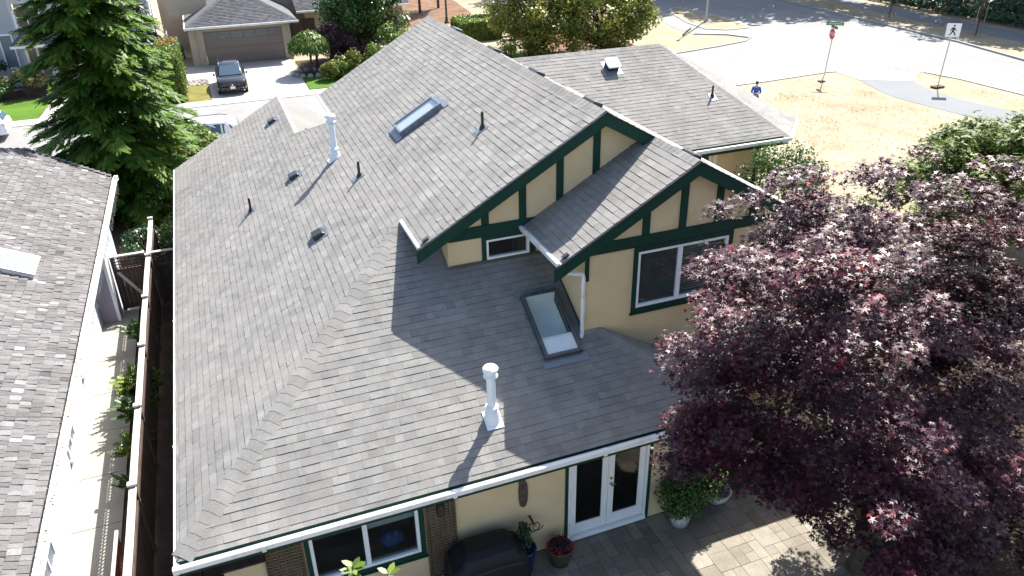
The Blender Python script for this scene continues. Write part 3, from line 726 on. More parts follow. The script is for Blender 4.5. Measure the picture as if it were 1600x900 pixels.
# ------------------------------------------------------------------ ground, roads, paths
sheet('ground', [(-300, -300), (300, -300), (300, 300), (-300, 300)], -.02, 'dry_grass')
sheet('yard_soil', [(-2.7, -8), (22.5, -8), (22.5, 3), (22.5, 8.5), (12.4, 9.5), (12.4, 20.5), (.7, 20.5), (.3, 31.4), (-8, 31.4), (-8, 21), (-2.7, 21)], -.012, 'soil')
ROAD = [(-60, 31.3), (13, 31.4), (36, 31.9), (41, 32.3), (43.7, 31.9), (45.6, 30.8), (46.8, 29.2), (47.3, 27.0), (47.4, 22.5), (47.2, 10), (46.4, -20), (45, -60), (53, -60), (54, -20), (54.6, 10),
        (55.6, 29), (57.0, 36), (57.4, 41.7), (58.9, 58.9), (60.5, 75), (63, 120), (48, 120), (46, 80), (44.5, 66), (42.6, 58), (41.0, 52), (40.7, 48), (43.0, 46.5), (43.9, 44.6), (42.6, 43.6), (39.5, 42.8), (35.5, 42), (20, 41.2), (-60, 40.6)]
sheet('road', ROAD, .0, 'asphalt')
def kerb(pts, name='kerb', wd=.16, h=.13, m='kerb'):
    mb = MB()
    P = [Vector((x, y, 0)) for x, y in pts]
    off = []
    for i, p in enumerate(P):
        d = (P[min(i+1, len(P)-1)]-P[max(i-1, 0)]).normalized(); off.append(Vector((-d.y, d.x, 0))*wd)
    for i in range(len(P)-1):
        a, b, c, d = P[i], P[i+1], P[i+1]+off[i+1], P[i]+off[i]
        up = Vector((0, 0, h)); dn = Vector((0, 0, -.05))
        mb.face([a+dn, b+dn, b+up, a+up]); mb.face([a+up, b+up, c+up, d+up]); mb.face([c+dn, d+dn, d+up, c+up])
    return tag(mb.build(name, m, fix=False), kind='structure')
kerb([(13, 31.4), (36, 31.9), (41, 32.3), (41.9, 32.2)][::-1], h=.035); kerb([(46.8, 29.4), (47.3, 27.0), (47.4, 22.5), (47.2, 10), (46.4, -20)], h=.035)
kerb([(54, -20), (54.6, 10), (55.6, 29), (57.0, 36), (57.4, 41.7), (58.9, 58.9), (60.5, 75)][::-1][::-1], wd=-.16)
kerb([(40.7, 48), (43.0, 46.5), (43.9, 44.6), (42.6, 43.6), (39.5, 42.8), (35.5, 42), (20, 41.2)], h=.08)
sheet('path', [(41.6, 29.9), (40.6, 27), (40.2, 25.2), (40.6, 21.4), (40.9, 19.0), (41.2, 8), (44.2, 8), (43.9, 20), (43.3, 23.3), (43.4, 25.6), (44.4, 28.1)], -.006, 'path_asphalt')
sheet('path_apron', [(41.7, 32.25), (41.5, 29.7), (44.4, 27.9), (46.6, 29.6), (45.6, 30.8), (43.7, 31.9)], .004, 'concrete')
sheet('pavement', [(60.6, -10), (60.6, 25), (61.8, 36), (62.2, 45), (64, 62), (66.2, 62), (65.2, 45), (64.6, 36), (63.2, 25), (63, -10)], -.006, 'path_asphalt')
isl = MB().prism([(46.3, 61), (44.7, 58.2), (43.2, 53), (42.9, 49.6), (44.2, 48.3), (46.6, 48.3), (47.4, 50), (47.7, 54), (47.6, 59), (47.2, 61)], (0, 0, .06)).build('island_kerb', 'kerb'); tag(isl, kind='structure')
sheet('island_grass', [(46.3, 60.8), (44.9, 58.1), (43.4, 53), (43.1, 49.8), (44.3, 48.5), (46.5, 48.5), (47.2, 50.1), (47.5, 54), (47.4, 58.9), (47.0, 60.8)], .064, 'dry_grass')
# near side of the little street and the front yards
sheet('driveway', [(1.2, 19.9), (8.2, 19.9), (8.6, 31.4), (.8, 31.4)], -.004, 'concrete')
sheet('pavement', [(-60, 40.6), (13.5, 41.1), (13.5, 42.4), (-60, 41.9)], .030, 'concrete')
sheet('driveway', [(1.75, 42.0), (7.75, 42.2), (7.9, 53.3), (1.4, 53.3), (.3, 53.3), (.3, 48.9), (1.7, 48.9)], .024, 'concrete')
sheet('driveway', [(-8.0, 41.9), (-4.6, 41.9), (-4.2, 55), (-7.6, 55)], .024, 'concrete')
sheet('lawn', [(-22, 42.0), (-8.1, 42.0), (-7.7, 47.6), (-22, 47.6)], .028, 'lawn')
sheet('lawn', [(.35, 42.1), (1.72, 42.1), (1.72, 46.9), (.35, 46.9)], .028, 'lawn_dry')
sheet('lawn', [(7.85, 42.5), (16, 42.7), (17, 48), (7.95, 47.6)], .032, 'lawn')
sheet('flower_bed', [(-22, 47.62), (-7.7, 47.62), (-7.7, 52), (-22, 52)], .030, 'soil')
sheet('flower_bed', [(8.1, 46.4), (17, 46.8), (17.5, 52), (8.1, 52)], .036, 'soil')
sheet('mulch', [(14, 62), (25.5, 62.5), (27.5, 68), (29, 82), (12, 82)], -.004, 'bark_mulch')
sheet('planting_soil', [(26, 47.5), (34, 46), (36, 56), (27, 58)], -.006, 'bark_mulch')
gv = MB()
for i in range(160):
    x, y = rnd.uniform(.38, 1.7), rnd.uniform(47.0, 48.8); r_ = rnd.uniform(.05, .11); gv.cur = rnd.random()
    gv.lathe((x, y, .0), [(r_, 0), (r_*.9, r_*.5), (r_*.4, r_*.8)], 6)
tag(gv.build('gravel', 'rock'), 'pale rounded stones beside the parked black car', 'gravel', kind='stuff')
# neighbour's side path in slabs, and the stamped patio
sp = MB(); y = -6.0
while y < 17:
    sp.cur = rnd.random(); sp.box((-2.66, y, -.05), (-1.62, y+1.78, .012)); y += 1.8
tag(sp.build('side_path', 'concrete_path'), kind='structure')
pv = MB(); g_ = .235; nx, ny = 60, 28; used = set()
for j in range(ny):
    for i in range(nx):
        if (i, j) in used: continue
        for (a, b) in rnd.sample([(2, 2), (2, 1), (1, 2), (2, 2), (1, 1), (1, 2)], 6)+[(1, 1)]:
            cells = [(i+p, j+q) for p in range(a) for q in range(b)]
            if all(c not in used and c[0] < nx and c[1] < ny for c in cells): break
        used |= set(cells); pv.cur = rnd.random()
        x0, y0 = -.2+i*g_, .585-(j+b)*g_
        pv.box((x0+.004, y0+.004, -.04), (x0+a*g_-.004, y0+b*g_-.004, rnd.uniform(-.002, .003)))
tag(pv.build('patio', 'paver', bevel=0), kind='structure')

# ------------------------------------------------------------------ neighbour on the left: old shake roof, pale stucco
nb = thing('shake_roof_house', 'pale stucco bungalow under a weathered grey cedar shake roof beside the fence', 'house', (0, 0, 0))
wn = MB(); wn.box((-2.85, -6, 0), (-2.65, 20.0, 2.75)); wn.box((-9, 19.8, 0), (-2.85, 20.0, 2.75)); wn.build('wall', 'stucco_white', nb)
MB().box((-2.648, 14.4, 0), (-2.12, 16.9, 2.72)).build('bump_out', 'stucco_mauve_shade', nb)  # mauve colour stands for the shade on the bump-out's walls
MB().box((-2.118, 14.402, 0), (-2.105, 16.898, 2.72)).build('bump_out_lit_side', 'stucco_white', nb)  # thin pale sheet paints the sunlit side
MB().box((-2.20, 14.36, 0), (-2.11, 14.398, 2.70)).build('corner_board', 'vinyl', nb)
roof_plane('roof', nb, 'shake', (-2.07, 0, 2.85), (-1, 0), .5, [(-2.09, -6), (-2.09, 20.3), (-4.63, 20.75), (-6.2, 18.9), (-9, 15.5), (-9, -6)],
           expo=.20, wr=(.085, .18), th=(.010, .042), deckm='black_metal', deckth=.05, seed=31, tint=lambda r: min(1, max(0, r.gauss(.56, .16)+(.28 if r.random() < .04 else 0))), jit=.02)
caps('ridge_cap', nb, 'shake', (-2.09, 20.28, 2.9), (-4.63, 20.73, 4.16), (.5, 0, 1), (0, 1, .6), .12, .19, 33, .03)
fs = MB(); fs.box((-2.06, -6, 2.66), (-2.03, 20.25, 2.84)); fs.build('fascia', 'white_paint', nb)
gt = MB(); gt.box((-2.03, -6, 2.70), (-2.015, 20.3, 2.82)); gt.box((-1.945, -6, 2.70), (-1.93, 20.3, 2.80)); gt.box((-2.015, -6, 2.70), (-1.945, 20.3, 2.74)); gt.box((-2.03, 20.3, 2.68), (-1.90, 20.45, 2.84)); gt.build('gutter', 'gutter_white', nb)
n = 2600; P = np.stack([rng.uniform(-2.11, -1.95, n), rng.uniform(-1, 20.2, n), rng.uniform(2.77, 2.86, n)], 1)
P[:, 2] = np.where(P[:, 0] < -2.04, 2.875, P[:, 2])
tag(leaves('gutter_debris', 'debris', nb, P, rng.normal(size=(n, 3))+np.array([0, 0, 1.5]), rng.uniform(.02, .06, n), 'rhomb'), kind='stuff')
MB().box((-2.64, -6, 2.62), (-2.06, 20.2, 2.65)).build('soffit', 'white_paint', nb)
def side_window(y0, y1, z0, z1):
    f = MB(); x = -2.65
    f.box((x+.002, y0, z0), (x+.045, y0+.07, z1)); f.box((x+.002, y1-.07, z0), (x+.045, y1, z1)); f.box((x+.002, y0+.07, z0), (x+.045, y1-.07, z0+.07)); f.box((x+.002, y0+.07, z1-.07), (x+.045, y1-.07, z1)); f.box((x+.002, (y0+y1)/2-.03, z0+.07), (x+.040, (y0+y1)/2+.03, z1-.07))
    o = f.build('window', 'vinyl', nb, .008)
    MB().box((x+.004, y0+.06, z0+.06), (x+.018, y1-.06, z1-.06)).build('pane', 'lead', o)
    MB().box((x+.002, y0-.05, z0-.07), (x+.085, y1+.05, z0-.002)).build('sill', 'vinyl', o)
side_window(6.5, 7.5, .70, 1.55); side_window(9.8, 10.8, .9, 1.6); side_window(2.5, 3.6, .60, 1.5)
U, V, N = frame((-1, 0), .5); c = Vector((-3.86, 11.36, 2.85+.5*1.79)); f = MB()
hu, hv, hg_ = .58, .72, .16
for du, dv, a, b in ((-hu+.05, 0, .05, hv), (hu-.05, 0, .05, hv), (0, -hv+.05, hu-.1, .05), (0, hv-.05, hu-.1, .05)): f.obox(c+U*du+V*dv+N*hg_*.5, U, V, N, a, b, hg_*.5)
sk = f.build('skylight', 'silver_frame', nb, .012); MB().obox(c+N*(hg_-.02), U, V, N, hu-.1, hv-.1, .006).build('pane', 'lead', sk)
# icicle lights hanging from its eave
t = thing('icicle_lights', 'string of icicle lights hanging from the left house eave', 'lights', (-1.95, 9.2, 2.70))
wv = MB(); wv.tube([(0, 0, 0), (.01, 3, -.02), (.01, 6, .0), (.0, 9, -.02), (0, 11, 0)], .006, 4); y = .05
while y < 11: 
    l = rnd.choice((.12, .22, .32)); wv.tube([(.005, y, 0), (.01+rnd.uniform(-.02, .02), y, -l)], .004, 4); y += .11
wv.build('wire', 'sign_white', t)
n = 420; P = np.stack([rng.uniform(-.02, .03, n), rng.uniform(0, 11, n), -rng.uniform(0, .32, n)], 1)
tag(leaves('bulb', 'led_leaf' if 'led_leaf' in M else 'straw', t, P, rng.normal(size=(n, 3)), .03, 'rhomb'), kind='stuff')
t.children[1].data.materials[0] = M['led']

# ------------------------------------------------------------------ fence, gate and what stands along the side path
FX, FH = -.95, 1.80
fence = thing('board_fence', 'long brown board fence with lattice top and white cap rail between the houses', 'fence', (FX, 0, 0))
ys = [-2.0, .8, 3.6, 6.4, 9.2, 12.0, 15.0, 18.2]
for i, y in enumerate(ys):
    p = MB().box((-.05, y-.05, 0), (.05, y+.05, FH+.03)).build('post', 'fence_wood', fence)
    MB().prism([(-.10, y-.065, FH+.03), (.07, y-.065, FH+.03), (.07, y+.065, FH+.03), (-.10, y+.065, FH+.03)], (0, 0, .055)).build('post_cap', 'fence_paint', p, .012)
for a, b in zip(ys, ys[1:]):
    bow = rnd.uniform(-.02, .02)
    MB().prism([(-.075, a+.05, FH-.035), (-.075+bow, (a+b)/2, FH-.03), (-.075, b-.05, FH-.035), (.065, b-.05, FH-.035), (.065+bow, (a+b)/2, FH-.03), (.065, a+.05, FH-.035)], (0, 0, .04)).build('cap_rail', 'fence_paint', fence, .006)
    MB().box((-.03, a+.05, 1.43), (.03, b-.05, 1.49)).build('mid_rail', 'fence_wood', fence)
    bd = MB(); y = a+.055
    while y < b-.18: bd.cur = rnd.random(); bd.box((-.012+rnd.uniform(-.003, .003), y, .04), (.010, y+.136, 1.43)); y += .14
    bd.build('board_panel', 'fence_wood', fence)
    lt = MB(); y = a+.05
    while y < b-.06: lt.box((-.008, y, 1.49), (0, y+.045, FH-.035)); y += .105
    for z in (1.49+.005, 1.607, 1.72): lt.box((.0005, a+.05, z), (.008, b-.05, z+.043))
    lt.build('lattice', 'fence_wood', fence)
def lattice_gate(name, label, x0, x1, y, zt, brace=True):
    g = thing(name, label, 'gate', (x0, y, 0)); L = x1-x0
    f = MB(); f.box((0, -.04, .05), (.09, .04, zt)); f.box((L-.09, -.04, .05), (L, .04, zt)); f.box((.09, -.035, zt-.50), (L-.09, .035, zt-.43)); f.box((.09, -.035, .1), (L-.09, .035, .2)); f.build('frame', 'fence_wood', g)
    MB().box((-.02, -.06, zt), (L+.02, .06, zt+.04)).build('cap_rail', 'fence_paint', g, .006)
    l = MB(); x = .10
    while x < L-.1: l.box((x, -.012, zt-.43), (x+.035, -.002, zt)); x += .105
    for k in range(4): l.box((.09, 0.0, zt-.40+k*.105), (L-.09, .010, zt-.365+k*.105))
    l.build('lattice', 'fence_wood', g)
    b = MB(); x = .095
    while x < L-.2: b.box((x, .005, .2), (x+.13, .025, zt-.5)); x += .135
    b.build('board_panel', 'fence_wood', g)
    if brace: MB().prism([(.09, -.03, zt-.55), (.17, -.03, zt-.50), (L-.1, -.03, .25), (L-.18, -.03, .2)], (0, .03, 0)).build('brace', 'fence_paint', g)
    return g
lattice_gate('lattice_gate', 'brown side gate with square lattice top between the fence and left house', -2.06, -1.06, 15.0, 1.93)
lattice_gate('lattice_gate', 'dark lattice topped screen between the fence and the tan house', -.86, .55, 15.0, 1.88, False)
pk = thing('picket_panel', 'white slatted picket panel leaning beside the board fence', 'panel', (-1.27, 1.2, 0))
MB().box((-.03, 0, 1.48), (.03, 1.55, 1.53)).build('top_rail', 'fence_paint', pk, .005); MB().box((-.02, 0, .35), (.02, 1.55, .42)).build('bottom_rail', 'rust_red', pk)
for k in range(17): MB().box((-.022, .02+k*.09, .42), (.012, .06+k*.09, 1.48)).build('picket', 'rust_red', pk)
bo = MB(); bo.lathe((0, 0, 0), [(.40, 0), (.46, .15), (.42, .32), (.25, .44), (.05, .48)], 14)
o = bo.build('boulder', 'rock', smooth=True); o.location = (-1.75, 20.9, 0); o.rotation_euler = (0, 0, .5); o.scale = (1, .75, 1); tag(o, 'pale grey boulder lying in the shade beyond the lattice gate', 'boulder')
cr = MB(); ring(cr, -.25, .25, 0, .36, -.2, -.18, .06); ring(cr, -.25, .25, 0, .36, .18, .2, .06); cr.box((-.25, -.18, .02), (-.235, .18, .33)); cr.box((.235, -.18, .02), (.25, .18, .33)); cr.box((-.235, -.18, .02), (.235, .18, .04))
o = cr.build('crate', 'rust_red'); o.location = (-.25, 2.3, 0); tag(o, 'dark red open crate in the shade between fence and tan house', 'crate')

def fern(loc, r, label, nst=26, m='leaf_bright', group=None, h=.8):
    t = thing('strap_leaf_plant', label, 'plant', loc, 0, group); P, N, D, Sz = [], [], [], []
    for i in range(nst):
        a = rnd.uniform(0, 6.28); L = r*rnd.uniform(.6, 1.2); hh = h*rnd.uniform(.6, 1.1)
        for k in range(5):
            u = (k+.5)/5; d = Vector((math.cos(a), math.sin(a), 0)); p = d*(L*u)+Vector((0, 0, hh*(2*u-1.25*u*u)+.05))
            P.append(p); D.append(d*L+Vector((0, 0, hh*(2-2.5*u)))); N.append(Vector((-d.x*.6, -d.y*.6, 1))); Sz.append(L*.5+.12)
    P = np.array(P)+rng.normal(size=(len(P), 3))*.02
    leaves('foliage', m, t, P, np.array(N)+rng.normal(size=(len(P), 3))*.25, np.array(Sz), 'blade' if r < .3 else 'feather', direction=np.array(D))
    return t
fern((-1.32, 12.4, 0), .50, 'arching strap leaf plant at the fence nearest the gate', 30, 'leaf_green')
fern((-1.30, 9.3, 0), .55, 'bright green leafy clump halfway along the fence, largest of the row', 60, 'leaf_bright', h=1.0)
fern((-1.30, 8.2, 0), .50, 'dark leafy clump against the fence behind the brightest clump', 44, 'leaf_green', h=.95)
fern((-1.36, 6.9, 0), .42, 'small yellow green clump by the fence post', 30, 'leaf_bright', h=.6)
fern((-1.34, 5.6, 0), .34, 'lowest leafy clump by the fence, next to a round stone', 22, 'leaf_green', h=.5)
o = MB().lathe((0, 0, 0), [(.16, 0), (.19, .1), (.15, .2), (.04, .25)], 12).build('stone', 'rock', smooth=True); o.location = (-1.30, 5.0, 0); tag(o, 'round pale stone at the foot of the board fence', 'stone')

# ------------------------------------------------------------------ things on the patio and the back wall
bb = thing('barbecue', 'barbecue under a black fitted cover against the back wall', 'barbecue', (5.22, .10, 0))
mb = MB(); lev = [(.03, .80, .44, 0), (.45, .77, .42, .022), (.80, .74, .40, .012), (.95, .72, .38, .004), (1.02, .60, .36, .002), (1.17, .50, .30, 0), (1.23, .42, .17, 0)]
n = 72
for k, (z, a, b, fold) in enumerate(lev):
    for j in range(n):
        t_ = 2*math.pi*j/n; ct, st = math.cos(t_), math.sin(t_); e = .32
        x = a*math.copysign(abs(ct)**e, ct); y = b*math.copysign(abs(st)**e, st); w_ = 1+fold*3*math.sin(j*1.9+k*.3)*math.sin(j*.37)
        mb.v.append((x*w_, y*w_, z))
for k in range(len(lev)-1):
    for j in range(n):
        a = k*n+j; b = k*n+(j+1) % n; mb.f.append((a, b, b+n, a+n)); mb.t.append(.5)
mb.f.append(tuple((len(lev)-1)*n+j for j in range(n))); mb.t.append(.5)
mb.build('cover', 'bbq_cover', bb, smooth=False)
st = MB(); st.tube([(-.55, -.452, .93), (.0, -.46, .97), (.55, -.452, .93)], .008, 5); st.build('hem_cord', 'black_metal', bb)
def pot(mb, r, h, base=.7): return mb.lathe((0, 0, 0), [(r*base, 0), (r*.9, h*.55), (r, h*.92), (r*1.06, h*.93), (r*1.06, h), (r*.9, h), (r*.86, h*.9)], 28)
bp = thing('blue_pot', 'glossy blue pot with a narrow dark plant beside the covered barbecue', 'pot', (6.06, .25, 0))
pot(MB(), .23, .62).build('pot', 'pot_blue', bp, smooth=True)
cl = [(0, .02, .75, .17), (.0, .03, .95, .16), (.01, .02, 1.12, .13)]; P, N, k = clump_points(cl, 900, 1., (.3, 1.05)); leaves('foliage', 'leaf_dark', bp, P, N, rng.uniform(.04, .07, 900), 'oval')
o = MB().tube([(.09*math.cos(a)+.012*(a-3), .0, .11+.11*math.sin(a)) for a in [i*.5 for i in range(26)]], .011, 6).build('cable_coil', 'black_metal'); o.location = (6.30, .36, .85); tag(o, 'loops of black cable hung beside the blue pot plant', 'cable')
MB().obox((0, .10, .22), (1, 0, 0), (0, 1, 0), (0, 0, 1), .02, .12, .012).build('hook', 'black_metal', o)
rp = thing('flower_pot', 'dark green pot ringed with red flowers left of the french doors', 'pot', (6.80, .18, 0))
pot(MB(), .26, .42, .72).build('pot', 'terracotta_green', rp, smooth=True)
cl = [(.10*math.cos(a), .10*math.sin(a), .47, .12) for a in range(6)]; P, N, k = clump_points(cl, 700, .8); leaves('foliage', 'leaf_plum', rp, P, N, rng.uniform(.03, .06, 700), 'oval')
n = 200; a = rng.uniform(0, 6.28, n); rr = rng.uniform(.20, .31, n); leaves('flowers', 'petal_red', rp, np.stack([rr*np.cos(a), rr*np.sin(a), rng.uniform(.40, .53, n)], 1), rng.normal(size=(n, 3))+np.array([0, 0, 1.]), rng.uniform(.03, .055, n), 'star')['kind'] = 'stuff'
wp = thing('white_pot', 'mottled white pot holding a rounded green shrub right of the doors', 'pot', (9.62, .20, 0))
pot(MB(), .26, .42, .72).build('pot', 'pot_white', wp, smooth=True)
cl = [(.0, 0, .85, .44), (.3, .1, .95, .42), (-.24, .02, .78, .34), (.55, -.02, .78, .38), (.05, .1, 1.25, .32), (.42, .15, 1.32, .34), (.75, .1, 1.05, .34), (.0, -.22, .60, .28), (-.25, -.15, .58, .24)]; P, N, k = clump_points(cl, 8200, .95, (.45, 1.1)); leaves('foliage', 'leaf_green', wp, P, N, rng.uniform(.045, .085, 8200), 'oval')
mb = MB(); limbs(mb, (0, 0, .38), cl, .035); mb.build('stems', 'bark', wp)
wb = thing('white_bowl', 'wide white bowl planter with a dark leafy plant under the purple maple', 'planter', (10.72, .50, 0))
MB().lathe((0, 0, 0), [(.17, 0), (.28, .12), (.34, .27), (.34, .30), (.30, .30), (.27, .24)], 28).build('bowl', 'pot_white', wb, smooth=True)
cl = [(-.2, .0, .7, .38), (-.45, -.05, 1.15, .34), (-.1, .1, 1.35, .36), (.2, 0, .8, .34)]; P, N, k = clump_points(cl, 2600, 1., (.4, 1.1)); leaves('foliage', 'leaf_dark', wb, P, N, rng.uniform(.05, .10, 2600), 'oval')
mb = MB(); limbs(mb, (0, 0, .25), cl, .035); mb.build('stems', 'bark', wb)
pts = [(-.02, .44), (.02, .40), (.045, .28), (.095, .14), (.105, -.05), (.095, -.25), (.06, -.38), (.0, -.42), (-.06, -.37), (-.085, -.2), (-.09, .02), (-.075, .20), (-.085, .31), (-.035, .30)]
o = MB().prism([(x, 0, z) for x, z in pts], (0, -.045, 0)).build('driftwood_plaque', 'driftwood', None, .014); o.location = (6.17, .598, 1.77); tag(o, 'long brown driftwood piece hung on the tan wall above the barbecue', 'ornament')
mk = thing('carved_mask', 'dark carved face mask hung on the right lattice trellis', 'mask', (4.50, .53, 1.92))
MB().lathe((0, 0, 0), [(.10, 0), (.10, .02), (.08, .05), (.04, .075)], 18, (0, -1, 0)).build('face', 'mask_wood', mk, smooth=True).scale = (.85, 1, 1.65)
nz = MB(); nz.prism([(-.02, -.07, -.04), (.02, -.07, -.04), (.008, -.06, .06), (-.008, -.06, .06)], (0, -.025, 0)); nz.build('nose', 'mask_wood', mk)
for s_ in (-1, 1): MB().lathe((s_*.035, -.062, .05), [(.018, 0), (.012, .008)], 10, (0, -1, 0)).build('eye', 'black_metal', mk)
cu = MB(); cu.lathe((0, 0, 0), [(.05, -.16), (.17, -.13), (.22, -.07), (.25, -.02), (.24, .04), (.22, .10), (.17, .15), (.12, .19), (.03, .21)], 22); cu.v = [(x*q_, y*q_, z*q_) for (x, y, z), q_ in ((v_, 1+rnd.uniform(-.22, .16)) for v_ in cu.v)]; o = cu.build('cushion', 'cushion_blue', smooth=True); o.location = (3.62, 1.1, .97); o.scale = (1, .6, 1); tag(o, 'crumpled blue cloth bundle behind the right pane of the back window', 'cloth')
sa = thing('sapling', 'thin sapling with broad bright leaves in front of the back window', 'sapling', (2.75, -2.3, 0))
mb = MB(); mb.tube([(0, 0, 0), (.03, .02, 1.5), (-.05, .1, 2.9), (-.16, .28, 3.85)], [.022, .018, .012, .005], 7); mb.tube([(-.03, .08, 2.6), (.15, .2, 3.2), (.32, .3, 3.52)], [.010, .007, .004], 6); mb.build('stem', 'lamp_green', sa)
P, N, D = [], [], []
for b, nn in (((-.16, .28, 3.85), 11), ((.32, .3, 3.50), 5), ((-.05, .1, 2.9), 6)):
    for i in range(nn): 
        a = i*2.4; d = Vector((math.cos(a), math.sin(a), rnd.uniform(.0, .6))); P.append(Vector(b)+d*.10+Vector((0, 0, -.03*i/2))); D.append(d); N.append(Vector((-d.x*.3, -d.y*.3, 1)))
leaves('foliage', 'leaf_bright', sa, np.array(P), np.array(N), rng.uniform(.15, .23, len(P)), 'oval', direction=np.array(D))
# ------------------------------------------------------------------ houses across the street
gh = thing('beige_house', 'beige house with a wide brown garage door and dark hipped roof', 'house', (0, 0, 0))
w_ = MB(); w_.box((.95, 53.2, 0), (1.92, 53.4, 2.72)); w_.box((7.58, 53.2, 0), (8.18, 53.4, 2.72)); w_.box((1.92, 53.2, 2.46), (7.58, 53.4, 2.72)); w_.box((.95, 53.4, 0), (1.1, 60, 2.72)); w_.box((8.03, 53.4, 0), (8.18, 60, 2.72))
w_.box((9.9, 57.5, 0), (18, 57.7, 2.7)); w_.box((-1.0, 61.0, 0), (16, 61.2, 6.0)); w_.box((-.3, 57.2, 3.2), (2.6, 57.4, 6))
w_.build('wall', 'stucco_beige', gh)
MB().box((.93, 53.10, 0), (1.35, 53.19, 2.70)).build('pilaster', 'stucco_beige', gh, .02)
gd = MB(); 
for k in range(4): gd.box((1.93, 53.30-.012*(k % 2), .02+k*.61), (7.57, 53.36, .02+k*.61+.60))
gdo = gd.build('garage_door', 'garage_door', gh)
for i in range(6):
    x0 = 2.05+i*.91; MB().box((x0, 53.275, 1.86), (x0+.82, 53.287, 2.34)).build('window', 'glass_dark' if False else 'lead', gdo)
    q = MB()
    for j in range(4): q.box((x0+j*.26, 53.255, 1.84), (x0+j*.26+.045, 53.274, 2.36))
    for j in range(3): q.box((x0+.045, 53.257, 1.84+j*.235), (x0+.82, 53.274, 1.885+j*.235))
    q.build('muntins', 'garage_door', gdo)
hp = [(.80, 52.55, 2.86), (8.80, 52.55, 2.86), (5.6, 57.0, 4.75), (4.1, 57.0, 4.75), (.80, 62, 2.86), (8.8, 62, 2.86), (4.8, 62, 4.75)]
def plain_roof(parent, pts, m='roof_plain'): MB().prism(pts, (0, 0, -.12)).build('roof', m, parent)
def lapped(parent, O, up, s, plan, seed): roof_plane('roof', parent, 'shingle_dark', O, up, s, plan, expo=.20, wr=(.15, .4), th=(.015, .03), deckm='roof_plain', seed=seed)
tintmat('shingle_dark', [(0., (.060, .062, .072)), (1., (.115, .118, .135))], .9, 20., .35, .2, .4, .004, .2)
lapped(gh, (.8, 52.55, 2.86), (0, 1), .42, [(.8, 52.55), (8.8, 52.55), (5.2, 57.0), (4.4, 57.0)], 41)
plain_roof(gh, [(.8, 52.55, 2.85), (4.4, 57.0, 4.72), (4.4, 62, 4.72), (.8, 62, 2.85)]); plain_roof(gh, [(8.8, 52.55, 2.85), (5.2, 57.0, 4.72), (5.2, 62, 4.72), (8.8, 62, 2.85)])
lapped(gh, (9.2, 56.9, 2.86), (0, 1), .42, [(9.2, 56.9), (18.5, 56.9), (18.5, 61), (9.2, 61)], 42)
caps('hip_cap', gh, 'shingle_dark', (.8, 52.55, 2.88), (4.4, 57.0, 4.74), (-.5, 0, 1), (0, -.42, 1), .2, .3, 43); caps('hip_cap', gh, 'shingle_dark', (8.8, 52.55, 2.88), (5.2, 57.0, 4.74), (.5, 0, 1), (0, -.42, 1), .2, .3, 44)
gutter(gh, (.78, 52.55, 2.88), (8.82, 52.55, 2.88), (0, -1, 0), h=.14); gutter(gh, (9.2, 56.9, 2.88), (18.5, 56.9, 2.88), (0, -1, 0), h=.14)
MB().box((.7, 52.5, 2.70), (.79, 62, 2.86)).build('gutter', 'gutter_white', gh)
MB().box((9.6, 57.4, 0), (10.6, 57.49, 2.2)).build('door', 'mask_wood', gh)
# grey and white two storey house at the far left
wh = thing('grey_white_house', 'two storey grey house with white trim and arched balcony window', 'house', (0, 0, 0))
w_ = MB(); w_.box((-20, 52.2, 0), (-9.75, 52.4, 6.6)); w_.build('wall', 'stucco_grey', wh)
def archpts(x0, x1, z0, z1, n=10):
    c = (x0+x1)/2; r = (x1-x0)/2; return [(x0, z0), (x1, z0)]+[(c+r*math.cos(math.pi*i/n), z1+r*.45*math.sin(math.pi*i/n)) for i in range(n+1)]
w_ = MB(); w_.box((-9.75, 52.2, 0), (-9.55, 52.4, 6.6)); w_.box((-8.05, 52.2, 0), (-6.6, 52.4, 6.6)); w_.box((-9.55, 52.2, 2.95), (-8.05, 52.4, 3.75)); w_.box((-9.55, 52.2, 5.3), (-8.05, 52.4, 6.6)); w_.box((-6.6, 51.0, 0), (-5.0, 52.4, 6.6))
w_.build('wall', 'stucco_white', wh)
fa_ = MB(); pts = archpts(-9.50, -8.10, 3.8, 4.75); pts2 = archpts(-9.62, -7.98, 3.70, 4.78)
for i in range(len(pts)):
    j = (i+1) % len(pts); fa_.prism([(pts[i][0], 52.16, pts[i][1]), (pts[j][0], 52.16, pts[j][1]), (pts2[j][0], 52.16, pts2[j][1]), (pts2[i][0], 52.16, pts2[i][1])], (0, .14, 0))
aw = fa_.build('window', 'white_paint', wh, fix=True)
MB().prism([(x, 52.24, z) for x, z in pts], (0, .02, 0)).build('pane', 'glass_dark', aw)
rl = MB(); rl.box((-9.5, 52.10, 4.42), (-8.1, 52.15, 4.47)); rl.box((-8.83, 52.10, 3.8), (-8.78, 52.15, 4.42)); rl.box((-9.5, 52.10, 3.82), (-8.1, 52.15, 3.86)); rl.build('balcony_rail', 'white_paint', wh)
MB().box((-9.5, 52.6, 3.7), (-8.1, 52.7, 5.3)).build('room_wall', 'room', wh)
tw = MB(); ring(tw, -10.85, -10.0, 1.2, 3.45, 52.12, 52.199, .09); tw = tw.build('window', 'white_paint', wh); MB().box((-10.77, 52.15, 1.28), (-10.08, 52.17, 3.37)).build('pane', 'lead', tw)
dr = MB(); ring(dr, -9.55, -8.05, .1, 2.95, 52.15, 52.25, .10); dr.box((-8.85, 52.15, .2), (-8.75, 52.25, 2.85)); dr = dr.build('door', 'white_paint', wh); MB().box((-9.46, 52.18, .2), (-8.14, 52.2, 2.86)).build('pane', 'glass_dark', dr)
MB().box((-9.5, 52.9, .1), (-8.1, 53, 2.9)).build('room_wall', 'room', wh)
